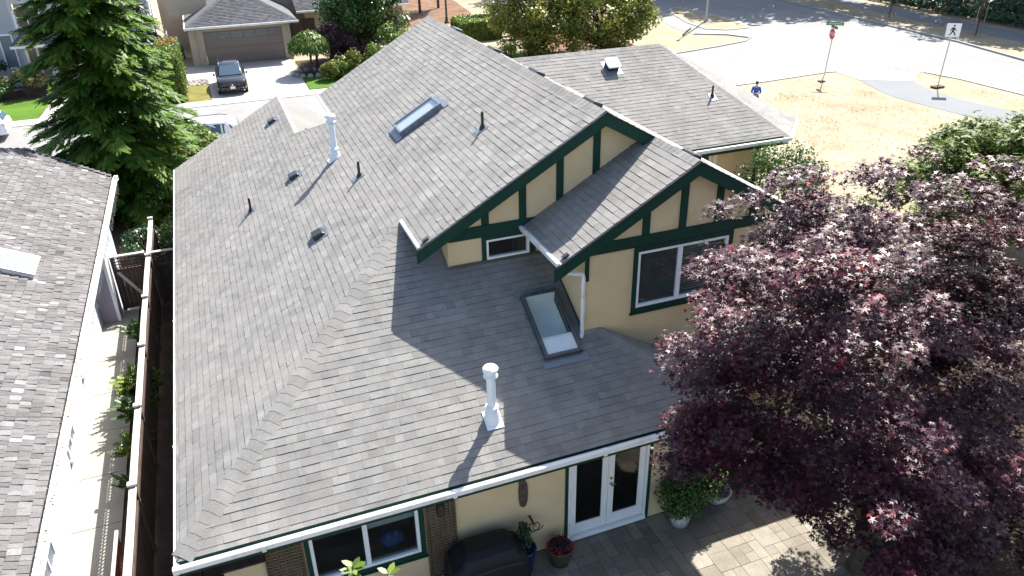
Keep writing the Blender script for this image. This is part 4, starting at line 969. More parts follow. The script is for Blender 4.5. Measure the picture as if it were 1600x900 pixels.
MB().prism([(-9.9, 50.3, 2.9), (-6.0, 50.3, 2.9), (-6.0, 52.2, 3.7), (-9.1, 52.2, 3.7)], (0, 0, .10)).build('porch_roof', 'roof_plain', wh)
MB().box((-9.95, 50.22, 2.76), (-6.0, 50.298, 2.92)).build('porch_gutter', 'gutter_white', wh)
for x in (-8.0, -6.4): MB().box((x, 50.6, 0), (x+.35, 50.95, 2.85)).build('column', 'stucco_white', wh, .02)
MB().box((-12, 51.6, 6.35), (-5, 54, 6.6)).build('fascia', 'white_paint', wh)
ww = thing('white_house', 'white house partly hidden behind the tall conifer', 'house', (0, 0, 0))
MB().box((-5.2, 56.0, 0), (-1.5, 62, 6.2)).build('wall', 'stucco_white', ww)
MB().prism([(-5.4, 55.4, 4.0), (-1.4, 55.4, 4.0), (-1.4, 56.0, 4.3), (-5.4, 56.0, 4.3)], (0, 0, .1)).build('roof', 'roof_plain', ww)
MB().box((-5.4, 55.3, 3.85), (-1.35, 55.39, 4.02)).build('gutter', 'gutter_white', ww)
f = MB(); ring(f, -2.9, -1.7, 4.6, 5.6, 55.9, 55.998, .1); f = f.build('window', 'white_paint', ww); MB().box((-2.8, 55.93, 4.7), (-1.8, 55.95, 5.5)).build('pane', 'lead', f)
sf = thing('side_fence', 'grey board fence running back between the white house and the beige house', 'fence', (-.7, 51, 0))
b = MB(); 
for k in range(34): b.box((-.02, k*.25, 0), (.02, k*.25+.235, 1.9))
b.build('board_panel', 'stucco_grey', sf)
for k in range(4): MB().box((-.06, k*2.6, 0), (.06, k*2.6+.1, 2.0)).build('post', 'stucco_grey', sf)
bi = thing('wheeled_bin', 'teal wheeled bin beside the beige garage', 'bin', (.05, 57.0, 0))
MB().prism([(-.25, -.3, .08), (.25, -.3, .08), (.25, .25, .08), (-.25, .25, .08)], (0, 0, .85)).build('body', 'bin_teal', bi, .03); MB().prism([(-.28, -.35, .94), (.28, -.35, .94), (.28, .28, 1.0), (-.28, .28, 1.0)], (0, 0, .05)).build('lid', 'bin_teal', bi, .02)
for s_ in (-1, 1): MB().lathe((s_*.25, .25, .1), [(.10, -.03), (.10, .03)], 14, (1, 0, 0)).build('wheel', 'tyre', bi)

# ------------------------------------------------------------------ vehicles (local +x is the front)
def loft(mb, rings):
    i0 = len(mb.v); n = len(rings[0])
    for r_ in rings: mb.v += [tuple(p) for p in r_]
    for k in range(len(rings)-1):
        for j in range(n):
            a = i0+k*n+j; b = i0+k*n+(j+1) % n; mb.f.append((a, b, b+n, a+n)); mb.t.append(.5)
    mb.f.append(tuple(i0+n-1-j for j in range(n))); mb.t.append(.5)
    e = i0+(len(rings)-1)*n; mb.f.append(tuple(e+j for j in range(n))); mb.t.append(.5); return mb
def suv(name, label, loc, rz, paint, plate_front=True, cat='car', L=4.6, H=1.64):
    c = thing(name, label, cat, loc, rz); k = L/4.6
    st = [(-2.30, .45, .78, .92, .72, .80), (-2.22, .36, .90, 1.00, .86, .88), (-1.2, .28, .98, 1.03, .925, .93), (.2, .28, .98, 1.03, .93, .935), (1.05, .28, .95, 1.02, .92, .93), (1.75, .30, .88, .96, .89, .92), (2.15, .34, .76, .87, .80, .87), (2.30, .44, .62, .74, .66, .76)]
    def rg(x, z0, zs, zt, wt, ws):
        h = [(ws*.93, z0), (ws, z0+.14), (ws*1.0, (z0+zs)/2), (ws*.985, zs), (wt, (zs+zt)/2+.015), (wt*.82, zt), (wt*.4, zt+.022)]
        return [(x*k, y, z) for y, z in h]+[(x*k, -y, z) for y, z in reversed(h)]
    body = loft(MB(), [rg(*s) for s in st]).build('body', paint, c, .02, smooth=True)
    gs = [(1.12, .98, .80, 1.00, .74), (.36, 1.0, .84, H-.07, .64), (-.5, 1.0, .85, H, .64), (-1.55, 1.0, .84, H-.05, .62), (-1.95, 1.0, .80, H-.12, .60), (-2.2, 1.0, .74, 1.04, .70)]
    def gr(x, zb, wb, zt, wt):
        h = [(wb, zb-.04), (wb*.98, zb+.02), (wt+.03, zt-.06), (wt*.9, zt), (wt*.5, zt+.018)]
        return [(x*k, y, z) for y, z in h]+[(x*k, -y, z) for y, z in reversed(h)]
    loft(MB(), [gr(*s) for s in gs]).build('cabin', paint, c, .015, smooth=True)
    def side(x, f):  # point on the cabin side at station x, height fraction f
        for a, b in zip(gs, gs[1:]):
            if b[0] <= x <= a[0]:
                t_ = (a[0]-x)/(a[0]-b[0]); v = [a[i]+(b[i]-a[i])*t_ for i in range(5)]
                z = v[1]+.03+(v[3]-.07-v[1]-.03)*f; y = v[2]*.98+(v[4]+.03-v[2]*.98)*f; return x*k, y+.006, z
    for s_ in (-1, 1):
        for xs in (((.80, .08), (.33, .93), (-.36, .93), (-.36, .06)), ((-.44, .06), (-.44, .93), (-1.18, .93), (-1.18, .06)), ((-1.26, .08), (-1.26, .92), (-1.62, .88), (-1.92, .12))):
            q = [side(x, f) for x, f in xs]; q = [(x, y*s_, z) for x, y, z in q]
            MB().prism(q, (0, -.006*s_, 0)).build('side_window', 'car_glass', c)
    wsd = [(1.085*k, -.70, 1.045), (1.085*k, .70, 1.045), (.385*k, .58, H-.095), (.385*k, -.58, H-.095)]
    MB().prism(wsd, (.016, 0, .018)).build('windscreen', 'car_glass', c)
    MB().prism([(-2.19*k, -.62, 1.09), (-2.19*k, .62, 1.09), (-1.98*k, .54, H-.16), (-1.98*k, -.54, H-.16)], (-.02, 0, .01)).build('rear_window', 'car_glass', c)
    for sx in (-1.36, 1.40):
        for s_ in (-1, 1):
            wb = MB().lathe((sx*k, s_*.84, .35), [(.25, -.10), (.345, -.10), (.355, -.06), (.355, .06), (.345, .10), (.25, .10)], 24, (0, 1, 0)).build('wheel', 'tyre', c)
            rim = MB(); rim.lathe((sx*k, s_*.93, .35), [(.235, -.02), (.24, .0), (.20, .008)], 24, (0, 1, 0))
            for a in range(5):
                t_ = a*1.2566; rim.obox((sx*k+.13*math.cos(t_), s_*.945, .35+.13*math.sin(t_)), (math.cos(t_), 0, math.sin(t_)), (0, 1, 0), (-math.sin(t_), 0, math.cos(t_)), .11, .008, .028)
            rim.build('rim', 'chrome', wb)
            MB().lathe((sx*k, s_*.905, .37), [(.42, -.03), (.42, .032), (.37, .034)], 24, (0, 1, 0)).build('wheel_arch', 'grille_metal', c)
    for s_ in (-1, 1):
        MB().prism([(2.02*k, s_*.84, .70), (2.24*k, s_*.56, .66), (2.22*k, s_*.50, .76), (1.90*k, s_*.83, .83)], (.03, 0, .02)).build('headlight', 'lamp_clear', c)
        MB().prism([(2.10*k, s_*.87, .40), (2.31*k, s_*.62, .42), (2.31*k, s_*.60, .50), (2.10*k, s_*.86, .55)], (.02, s_*.01, 0)).build('fog_light', 'chrome', c)
        MB().prism([(-2.29*k, s_*.56, .80), (-2.20*k, s_*.88, .80), (-2.16*k, s_*.885, .95), (-2.28*k, s_*.58, .95)], (-.03, s_*.01, 0)).build('tail_light', 'tail_red', c)
        m_ = MB(); m_.prism([(.80*k, s_*.96, 1.0), (.88*k, s_*1.08, 1.02), (.86*k, s_*1.08, 1.15), (.78*k, s_*.96, 1.13)], (-.09, 0, 0)); m_.build('mirror', paint, c, .02)
        rr = MB(); rr.tube([(.25*k, s_*.60, H-.04), (.0, s_*.61, H+.05), (-1.3*k, s_*.60, H+.04), (-1.6*k, s_*.58, H-.03)], .018, 6); rr.build('roof_rail', 'chrome' if paint == 'car_black' else 'grille_metal', c)
    MB().prism([(2.325*k, -.40, .74), (2.325*k, .40, .74), (2.335*k, .20, .58), (2.335*k, .42, .38), (2.335*k, -.42, .38), (2.335*k, -.20, .58)], (.012, 0, 0)).build('grille', 'grille_metal', c)
    MB().lathe((2.345*k, 0, .66), [(.055, 0), (.055, .012), (.04, .012)], 20, (1, 0, 0)).build('emblem', 'chrome', c)
    if plate_front: MB().box((2.352*k, -.15, .43), (2.366*k, .15, .58)).build('licence_plate', 'plate_white', c)
    MB().box((-2.335*k, -.15, .66), (-2.318*k, .15, .80)).build('licence_plate', 'plate_white', c)
    MB().box((2.30*k, -.80, .33), (2.35*k, .80, .385)).build('bumper_lip', 'grille_metal', c, .01)
    return c
m, N, L, b = newmat('car_glass'); b.inputs['Base Color'].default_value = (.05, .085, .12, 1); b.inputs['Roughness'].default_value = .05; b.inputs['Specular IOR Level'].default_value = .8; M['car_glass'] = m
suv('black_suv', 'black SUV parked on the beige house driveway, front towards the street', (3.15, 45.35, .024), R(-91), 'car_black')
suv('white_suv', 'white SUV with roof rails parked on the street behind the tan house', (.75, 31.6, 0), R(180), 'car_white')
suv('white_car', 'white car at the left edge with a red tail light on the street', (-11.1, 38.9, 0), R(180), 'car_white', L=4.5, H=1.48)

# ------------------------------------------------------------------ signs, poles
def text_mesh(name, s, size, m, parent, mw, depth=.004):
    cu = bpy.data.curves.new(name, 'FONT'); cu.body = s; cu.size = size; cu.align_x = 'CENTER'; cu.align_y = 'CENTER'; cu.extrude = depth
    tmp = bpy.data.objects.new(name+'_t', cu); COL.objects.link(tmp); bpy.context.view_layer.update()
    me = bpy.data.meshes.new_from_object(tmp.evaluated_get(bpy.context.evaluated_depsgraph_get())); bpy.data.objects.remove(tmp)
    me.transform(mw); me.materials.clear(); me.materials.append(M[m]); o = bpy.data.objects.new(name, me); COL.objects.link(o); o.parent = parent; return o
def facing(nrm, c):
    n = Vector(nrm).normalized(); z = Vector((0, 0, 1)); x = z.cross(n).normalized(); mw = Matrix((x, z, n)).transposed().to_4x4(); mw.translation = c; return mw
ss = thing('stop_sign', 'red octagonal stop sign on a leaning pole with green street name plates', 'sign', (39.0, 30.25, 0))
n_ = Vector((-.97, .22, 0)).normalized(); top = Vector((.30, .0, 3.42)); 
MB().tube([(0, 0, 0), (.12, 0, .42), tuple(top)], .032, 8).build('pole', 'galvanised', ss)
c_ = Vector((.25, 0, 2.98))+n_*.05; mw = facing(n_, c_)
def plate(pts, mw, th, name, m, parent): 
    mb = MB().prism([mw@Vector((x, y, 0)) for x, y in pts], mw.to_3x3()@Vector((0, 0, th))); return mb.build(name, m, parent)
octa = lambda r: [(r*math.cos(R(22.5+45*i)), r*math.sin(R(22.5+45*i))) for i in range(8)]
bdp = plate(octa(.37), mw, -.008, 'sign_border', 'sign_white', ss); plate(octa(.345), mw, .004, 'sign_face', 'sign_red', ss)
text_mesh('lettering', 'STOP', .27, 'sign_white', ss, mw@Matrix.Translation((0, 0, .008)))
n2 = Vector((-.62, -.78, 0)); mw = facing(n2, top+Vector((0, 0, .18))); q = plate([(-.52, -.10), (.52, -.10), (.52, .10), (-.52, .10)], mw, .01, 'street_plate', 'sign_green', ss)
plate([(-.42, -.045), (.42, -.045), (.42, .03), (-.42, .03)], mw@Matrix.Translation((0, 0, .011)), .003, 'plate_band', 'galvanised', ss)
mw = facing((-.97, .22, 0), top+Vector((0, 0, -.03))); plate([(-.40, -.09), (.40, -.09), (.40, .09), (-.40, .09)], mw, .01, 'street_plate', 'sign_green', ss)
MB().box((-.22, -.18, 0), (.18, .18, .07)).build('footing', 'bark', ss, .02)
ws_ = thing('crosswalk_sign', 'square white pedestrian crossing sign on a thin pole beside the asphalt path', 'sign', (44.35, 26.0, 0))
MB().tube([(0, 0, 0), (.02, 0, .6), (.14, 0, 3.75)], .032, 8).build('pole', 'galvanised', ws_)
mw = facing((-.60, -.80, 0), Vector((.13, -.05, 3.46))); plate([(-.40, -.40), (.40, -.40), (.40, .40), (-.40, .40)], mw, .01, 'sign_face', 'sign_white', ws_)
man = [(-.02, .19), (.07, .15), (.13, .05), (.19, -.0), (.17, -.04), (.09, .02), (.06, .06), (.04, -.05), (.13, -.16), (.17, -.31), (.11, -.31), (.07, -.18), (-.02, -.10), (-.06, -.20), (-.16, -.31), (-.21, -.28), (-.11, -.17), (-.07, -.02), (-.06, .08), (-.11, .03), (-.13, -.05), (-.17, -.03), (-.15, .07), (-.08, .16)]
plate(man, mw@Matrix.Translation((0, 0, .011)), .004, 'walking_figure', 'sign_black', ws_)
plate([(.0+.055*math.cos(i*.5236), .265+.055*math.sin(i*.5236)) for i in range(12)], mw@Matrix.Translation((.02, 0, .011)), .004, 'figure_head', 'sign_black', ws_)
MB().box((-.38, -.22, 0), (.38, .22, .10)).build('footing', 'bark', ws_, .02)
def lamp_post(label, loc, h, r, m, base=True):
    t = thing('lamp_post', label, 'lamp post', loc); MB().lathe((0, 0, 0), [(r*1.25, 0), (r, .6), (r*.7, h)], 14).build('pole', m, t)
    MB().lathe((0, 0, 0), [(r*2.3, 0), (r*2.3, .10), (r*1.5, .22), (r*1.3, .5)], 14).build('base', m, t)
    a = MB(); a.tube([(0, 0, h-.1), (-.3, -.3, h+.25), (-1.1, -1.1, h+.4)], [r*.7, r*.5, r*.4], 8); a.build('arm', m, t); MB().obox((-1.3, -1.3, h+.38), (1, 1, 0), (-1, 1, 0), (0, 0, 1), .35, .14, .06).build('lamp_head', m, t, .03)
lamp_post('tall grey lamp post standing on the dry grass traffic island', (45.1, 52.8, .06), 8.5, .095, 'galvanised')
lamp_post('dark green lamp post rising behind the ridge of the tan house', (23.5, 63.2, 0), 7.5, .10, 'lamp_green')
kp_ = thing('keep_right_post', 'thin grey sign post at the far end of the traffic island', 'post', (47.3, 60.3, .06)); MB().tube([(0, 0, 0), (0, 0, 3.2)], .05, 8).build('pole', 'galvanised', kp_); MB().box((-.3, -.06, 2.4), (.3, -.05, 3.1)).build('sign_face', 'galvanised', kp_)
lg = MB(); lg.tube([(39.6, 47.9, .07), (40.6, 49.0, .09), (41.9, 50.3, .08)], [.06, .07, .05], 7); tag(lg.build('fallen_branch', 'bark'), 'bare fallen branch lying on the asphalt beside the traffic island', 'branch')

# ------------------------------------------------------------------ person with a remote control
def skin_body(name, joints, bones, parent, m, root=0, sub=1):
    me = bpy.data.meshes.new(name); me.from_pydata([j[:3] for j in joints], bones, []); o = bpy.data.objects.new(name, me); COL.objects.link(o)
    md = o.modifiers.new('skin', 'SKIN'); md.use_smooth_shade = True
    for i, j in enumerate(joints):
        d = me.skin_vertices[0].data[i]; d.radius = (j[3], j[4] if len(j) > 4 else j[3]); d.use_root = (i == root)
    s_ = o.modifiers.new('sub', 'SUBSURF'); s_.levels = sub; s_.render_levels = sub
    me.materials.append(M[m]); o.parent = parent; return o
pr = thing('person', 'person in blue shirt and dark trousers on dry grass looking down at a remote control', 'person', (30.62, 26.1, 0), R(-38))
J = [(0, 0, .96, .13, .10), (0, 0, 1.12, .125, .095), (0, -.005, 1.30, .15, .105), (0, .0, 1.44, .12, .08), (0, -.01, 1.51, .05, .05), (0, -.045, 1.585, .062, .07), (0, -.05, 1.66, .075, .09), (0, -.04, 1.72, .06, .075)]
B_ = [(0, 1), (1, 2), (2, 3), (3, 4), (4, 5), (5, 6), (6, 7)]
for s_ in (-1, 1):
    i = len(J); J += [(s_*.17, .0, 1.42, .06), (s_*.225, .0, 1.26, .05), (s_*.24, -.02, 1.12, .042), (s_*.16, -.20, 1.13, .036), (s_*.085, -.30, 1.16, .026), (s_*.07, -.345, 1.17, .03)]
    B_ += [(3, i)]+[(i+k, i+k+1) for k in range(5)]
    hnd = i+5
    for f_ in range(4):
        q = len(J); x = s_*(.095-.016*f_); J += [(x, -.375, 1.178-.004*f_, .010), (x-s_*.006, -.40, 1.165, .009), (x-s_*.012, -.405, 1.145+.004*f_, .008)]; B_ += [(hnd, q), (q, q+1), (q+1, q+2)]
    q = len(J); J += [(s_*.05, -.335, 1.195, .011), (s_*.032, -.355, 1.205, .009)]; B_ += [(hnd, q), (q, q+1)]
    i = len(J); J += [(s_*.10, .0, .90, .095), (s_*.11, -.015, .50, .062), (s_*.115, .01, .10, .042), (s_*.12, -.06, .05, .042), (s_*.125, -.15, .04, .032)]; B_ += [(0, i)]+[(i+k, i+k+1) for k in range(4)]
body = skin_body('body', J, B_, pr, 'skin', 0)
SJ = [(0, 0, .93, .155, .125), (0, 0, 1.12, .145, .115), (0, -.005, 1.30, .17, .125), (0, 0, 1.43, .135, .10), (0, -.005, 1.49, .066, .066)]; SB = [(0, 1), (1, 2), (2, 3), (3, 4)]
for s_ in (-1, 1):
    i = len(SJ); SJ += [(s_*.17, .0, 1.42, .075), (s_*.225, .0, 1.26, .066), (s_*.24, -.02, 1.125, .058), (s_*.20, -.12, 1.125, .05)]; SB += [(3, i), (i, i+1), (i+1, i+2), (i+2, i+3)]
skin_body('shirt', SJ, SB, pr, 'shirt_blue', 0)
TJ = [(0, 0, .95, .15, .12)]; TB = []
for s_ in (-1, 1):
    i = len(TJ); TJ += [(s_*.10, .0, .86, .11), (s_*.11, -.015, .50, .082), (s_*.115, .01, .09, .065)]; TB += [(0, i), (i, i+1), (i+1, i+2)]
skin_body('trousers', TJ, TB, pr, 'trousers', 0)
h_ = MB(); h_.lathe((0, -.035, 1.665), [(.083, -.03), (.092, .02), (.085, .07), (.055, .105), (.01, .118)], 16); h_ = h_.build('hair', 'hair', pr, smooth=True); h_.scale = (1, 1.12, 1); h_.location = (0, .012, 0)
fc = MB(); fc.prism([(-.012, -.138, 1.625), (.012, -.138, 1.625), (.004, -.135, 1.665)], (0, -.02, -.004)); fc.build('nose', 'skin', pr)
for s_ in (-1, 1): 
    MB().lathe((s_*.03, -.132, 1.665), [(.011, 0), (.006, .006)], 8, (0, -1, 0)).build('eye', 'hair', pr)
    MB().lathe((s_*.078, -.04, 1.655), [(.022, 0), (.028, .01), (.012, .02)], 8, (s_, 0, 0)).build('ear', 'skin', pr)
MB().box((-.025, -.139, 1.603), (.025, -.128, 1.609)).build('mouth', 'rust_red', pr)
for s_ in (-1, 1): MB().lathe((s_*.12, -.05, 0), [(.055, 0), (.06, .04), (.05, .09)], 12).build('shoe', 'sign_white', pr).scale = (1, 1, 1)
rc = thing('remote_control', 'small white remote control held in both hands of the person', 'remote', (30.62, 26.1, 0), R(-38))
MB().box((-.085, -.40, 1.165), (.085, -.32, 1.19)).build('body', 'sign_white', rc, .008); MB().box((-.075, -.36, 1.192), (.075, -.345, 1.27)).build('screen', 'black_metal', rc, .004)
# ------------------------------------------------------------------ trees and shrubs
def broadleaf(name, label, cat, loc, cl, n, size, m, tpl='oval', flat=1., trunk_r=.12, group=None, shell=(.5, 1.08), fork=.5, tintpow=1., up=.35):
    t = thing(name, label, cat, loc, 0, group)
    P, N, k = clump_points(cl, n, flat, shell, up)
    tint = np.clip(rng.random(len(cl))[k]*.45+rng.random(n)**tintpow*.6, 0, 1)
    leaves('crown', m, t, P, N, rng.uniform(size*.65, size*1.25, n), tpl, tint)
    mb = MB(); top = max(c[2] for c in cl)
    mb.tube([(0, 0, -.05), (.02, .03, top*.3), (-.03, .0, top*.62)], [trunk_r, trunk_r*.75, trunk_r*.45], 9)
    limbs(mb, (0, 0, .1), cl, trunk_r*.8, fork)
    mb.build('trunk', 'bark', t); return t
def blob(c, rad, n, r, seed, shell=(.55, 1.), zmin=-1.):
    """clump centres spread through an ellipsoid"""
    g = np.random.default_rng(seed); out = []
    while len(out) < n:
        d = g.normal(size=3); d /= np.linalg.norm(d)
        if d[2] < zmin: continue
        p = np.array(c)+d*np.array(rad)*g.uniform(*shell); out.append((*p, r*g.uniform(.7, 1.3)))
    return out
# the purple maple: flat layered pads of leaves
def maple():
    L0 = (12.2, -2.2)
    t = thing('purple_maple', 'large dark purple maple covering the right corner of the house and patio', 'tree', (L0[0], L0[1], 0))
    g = np.random.default_rng(5); pads = []
    lob = [((.2, 0, 5.2), (3.4, 2.2, 3.0), 34), ((-1.9, .2, 6.9), (1.25, 1.2, 1.5), 11), ((1.3, .2, 6.8), (2.1, 1.3, 1.6), 12), ((-2.6, .2, 5.0), (1.2, 1.2, 1.4), 10), ((.8, -.3, 2.9), (2.7, 1.9, 1.9), 22), ((3.2, 0, 4.2), (2.7, 2.2, 3.7), 24), ((2.8, -.2, 2.0), (2.6, 1.9, 1.6), 18), ((-3.55, .2, 7.4), (.35, .4, .3), 2), ((-3.7, .2, 6.1), (.35, .5, .3), 2), ((-3.65, .2, 4.8), (.35, .5, .35), 3)]
    for c, rad, n in lob:                                   # boughs, each a cascade of flat pads
        k = 0
        while k < n:
            d = g.normal(size=3); d /= np.linalg.norm(d)
            p = np.array(c)+d*np.array(rad)*g.uniform(.78, 1.0)
            if p[2] < 1.0: continue
            k += 1; o2 = d*np.array([1, 1, .2]); o2 /= np.linalg.norm(o2)
            for j in range(7):
                q = p+o2*g.uniform(-.3, .45)+g.normal(size=3)*np.array([.30, .30, .17]); q[2] -= .1*j*g.random()
                pads.append((*q, g.uniform(.24, .46)))
    for c, rad, n in lob:                                   # thin shaded foliage inside
        for k in range(n):
            d = g.normal(size=3); d /= np.linalg.norm(d); p = np.array(c)+d*np.array(rad)*g.uniform(.35, .72)
            if p[2] > .9: pads.append((*p, g.uniform(.35, .6)))
    pads = np.array(pads); n = 150000
    w = pads[:, 3]**1.6; k = rng.choice(len(pads), n, p=w/w.sum()); a = rng.uniform(0, 6.283, n); rr = np.sqrt(rng.random(n))*pads[k, 3]*rng.uniform(.8, 1.05, n)
    ax = pads[:, :2]-np.array([0., -.2]); ax = ax/np.maximum(np.linalg.norm(ax, axis=1, keepdims=True), .1)
    off = np.stack([rr*np.cos(a), rr*np.sin(a), rng.normal(size=n)*.06], 1)
    droop = (off[:, :2]*ax[k]).sum(1); off[:, 2] += -.25*droop-.22*rr**2/np.maximum(pads[k, 3], .2)
    P = pads[k, :3]+off
    N = np.array([0, 0, 1.])+rng.normal(size=(n, 3))*.36; N[:, :2] += ax[k]*.25
    tint = np.clip(rng.random(len(pads))[k]*.35+rng.random(n)*.66, 0, 1)
    leaves('crown', 'leaf_maple', t, P, N, rng.uniform(.06, .16, n), 'star', tint)
    mb = MB(); mb.tube([(0, 0, -.05), (.05, .0, .6), (-.05, .1, 1.5)], [.20, .16, .13], 10)
    for j in range(9):
        b = j*.7; e = Vector((math.cos(b)*rnd.uniform(1.6, 2.8), math.sin(b)*rnd.uniform(1.2, 2.2), rnd.uniform(3, 5.2)))
        mb.tube([(-.04, .08, 1.35), tuple(e*.35+Vector((0, 0, .9))), tuple(e*.7+Vector((0, 0, .5))), tuple(e)], [.10, .075, .05, .025], 6, False)
        for q in range(7):
            p = pads[rnd.randrange(len(pads))]; st = e*rnd.uniform(.5, 1); 
            if (Vector(p[:3])-st).length < 3.2: mb.tube([tuple(st), tuple(st.lerp(Vector(p[:3]), .5)+Vector((0, 0, .12))), tuple(p[:3])], [.028, .018, .006], 4, False)
    mb.build('trunk', 'bark', t)
maple()
# tall conifer with drooping sprays
def conifer(name, label, loc, H, Rb, n_per, m='leaf_conifer', droop=.22, size=.42, step=.34, seed=9, zb=.5, pw=.8):
    t = thing(name, label, 'tree', loc); g = random.Random(seed); P, N, D, Sz, T = [], [], [], [], []
    mb = MB(); mb.tube([(0, 0, -.1), (.03, .02, H*.4), (0, 0, H)], [.02*H+.04, .013*H, .02], 9)
    z = zb
    while z < H-.3:
        for b in range(8):
            a = g.uniform(0, 6.283); L = Rb*(1-z/H)**pw*g.uniform(.68, 1.16)+.15; d = Vector((math.cos(a), math.sin(a), 0)); lat = Vector((-d.y, d.x, 0)); rise = g.uniform(.0, .22); dr = droop*g.uniform(.7, 1.35)
            zz = z+g.uniform(-.15, .15); bt = g.uniform(0, .5)
            f = lambda u: d*(L*u)+Vector((0, 0, zz+L*(rise*u-dr*u*u*1.5)))
            mb.tube([f(0), f(.5), f(.97)], [.03+.012*L, .02, .006], 4, False)
            m_ = int(n_per*L)
            for i in range(m_):
                u = g.uniform(.12, 1.)**.75; wd = .42*L*(1.08-u)*min(1, u*2.2)+.08; s = g.uniform(-1, 1); p = f(u)+lat*(s*wd)+Vector((0, 0, -abs(s)*wd*.35+g.uniform(-.06, .06)))
                dd = d*1.0+lat*(s*1.1)+Vector((0, 0, -.35-.5*abs(s)))
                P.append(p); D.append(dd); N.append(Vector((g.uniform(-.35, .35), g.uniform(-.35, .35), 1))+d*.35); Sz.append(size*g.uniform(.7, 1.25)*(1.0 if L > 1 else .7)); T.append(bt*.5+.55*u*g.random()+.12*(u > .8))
        z += step*(1 if z < H*.6 else .75)
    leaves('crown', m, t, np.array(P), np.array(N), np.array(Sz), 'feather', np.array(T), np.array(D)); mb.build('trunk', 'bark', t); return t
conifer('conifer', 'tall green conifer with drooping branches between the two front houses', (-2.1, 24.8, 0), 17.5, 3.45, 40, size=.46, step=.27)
conifer('weeping_conifer', 'blue green weeping conifer behind the tall conifer near the white house', (-1.9, 50.2, 0), 7.5, 2.2, 13, 'leaf_dark', .55, .40, .36, 10)
# clipped hedges: leaves over a box, added solid dark core inside closes the gaps
def hedge(name, label, x0, x1, y0, y1, z1, n, m, size, zr=.0, top=None, rnd_=.3):
    t = thing(name, label, 'hedge', ((x0+x1)/2, (y0+y1)/2, 0)); hx, hy = (x1-x0)/2, (y1-y0)/2
    ar = np.array([2*hy*z1, 2*hy*z1, 2*hx*z1, 2*hx*z1, 4*hx*hy]); f = rng.choice(5, n, p=ar/ar.sum()); u, v = rng.uniform(-1, 1, n), rng.uniform(-1, 1, n)
    P = np.zeros((n, 3)); N = np.zeros((n, 3))
    for i, (ax, sg) in enumerate(((0, -1), (0, 1), (1, -1), (1, 1))):
        q = f == i; P[q, ax] = sg*(hx if ax == 0 else hy); P[q, 1-ax] = u[q]*(hy if ax == 0 else hx); P[q, 2] = (v[q]+1)/2*z1; N[q, ax] = sg
    q = f == 4; P[q, 0] = u[q]*hx; P[q, 1] = v[q]*hy; P[q, 2] = z1; N[q, 2] = 1
    e = np.maximum(0, P[:, 2]-(z1-rnd_))/rnd_; P[:, 0] *= 1-.22*e**2*(f < 4); P[:, 2] -= rnd_*.35*(np.abs(P[:, 0])/hx)**4*(f == 4)
    P += rng.normal(size=(n, 3))*np.array([.05, .05, .05]); N += rng.normal(size=(n, 3))*.5
    leaves('foliage', m, t, P, N, rng.uniform(size*.7, size*1.3, n), 'oval')
    if top is not None: 
        k = 1500; leaves('dead_foliage', 'leaf_dead', t, np.stack([rng.uniform(-hx*.85, hx*.85, k), rng.uniform(top, hy, k), z1+rng.normal(size=k)*.03+.02], 1), np.array([0, 0, 1])+rng.normal(size=(k, 3))*.5, rng.uniform(.08, .2, k), 'oval')
    MB().prism([(-hx*.86, -hy+.08, 0), (hx*.86, -hy+.08, 0), (hx*.80, -hy+.08, z1-.12), (-hx*.80, -hy+.08, z1-.12)], (0, 2*hy-.16, 0)).build('dark_core', 'soil', t)
    return t
hedge('hedge', 'tall clipped green hedge with a brown dead top beside the black car', -1.15, .20, 42.6, 50.0, 2.75, 15000, 'leaf_hedge', .17, top=1.0)
hedge('hedge', 'low clipped bright green block hedge behind the ridge vents', 22.1, 25.4, 53.5, 57.0, 1.45, 15000, 'leaf_bright', .24)
# shrubs and trees in the front yards
broadleaf('shrub', 'bright yellow green shrub in front of the white SUV', 'shrub', (.9, 28.2, 0), blob((0, 0, 1.35), (.8, .8, .95), 16, .36, 61), 3000, .14, 'leaf_bright')
broadleaf('shrub', 'olive shrub between the conifer and the white SUV', 'shrub', (-.6, 27.6, 0), blob((0, 0, 1.1), (.8, .8, .9), 14, .36, 62), 2400, .14, 'leaf_olive')
broadleaf('shrub', 'dark green shrub under the conifer by the corner of the tan house', 'shrub', (-.2, 22.2, 0), blob((0, 0, 1.0), (1.0, 1.0, .9), 16, .4, 63), 3200, .13, 'leaf_green')
broadleaf('shrub', 'leafy shrub in the strip beyond the gate beside the tan house', 'shrub', (-.35, 18.4, 0), blob((0, 0, .75), (.45, 1.3, .7), 14, .32, 64), 2400, .11, 'leaf_green')
broadleaf('shrub', 'dark spreading shrub in deep shade behind the lattice gate', 'shrub', (-1.5, 19.0, 0), blob((0, 0, .5), (.8, 1.2, .5), 14, .34, 65), 2200, .12, 'leaf_dark')
broadleaf('dome_shrub', 'rounded tan green shrub behind the far left lawn', 'shrub', (-9.4, 48.6, 0), blob((0, 0, 1.0), (1.2, 1.2, .75), 26, .34, 66, zmin=-.2), 5200, .13, 'leaf_tan')
broadleaf('shrub', 'dark shrub at the left edge beside the grey house window', 'shrub', (-11.6, 50.5, 0), blob((0, 0, 1.3), (.9, .9, 1.3), 20, .45, 67), 2600, .20, 'leaf_dark')
broadleaf('shrub', 'low dark shrub under the rounded tan shrub', 'shrub', (-11.2, 48.3, 0), blob((0, 0, .6), (1.0, .8, .6), 14, .35, 68), 1800, .15, 'leaf_green')
wt = thing('weeping_tree', 'small umbrella shaped weeping tree beside the garage door', 'tree', (8.65, 47.0, 0))
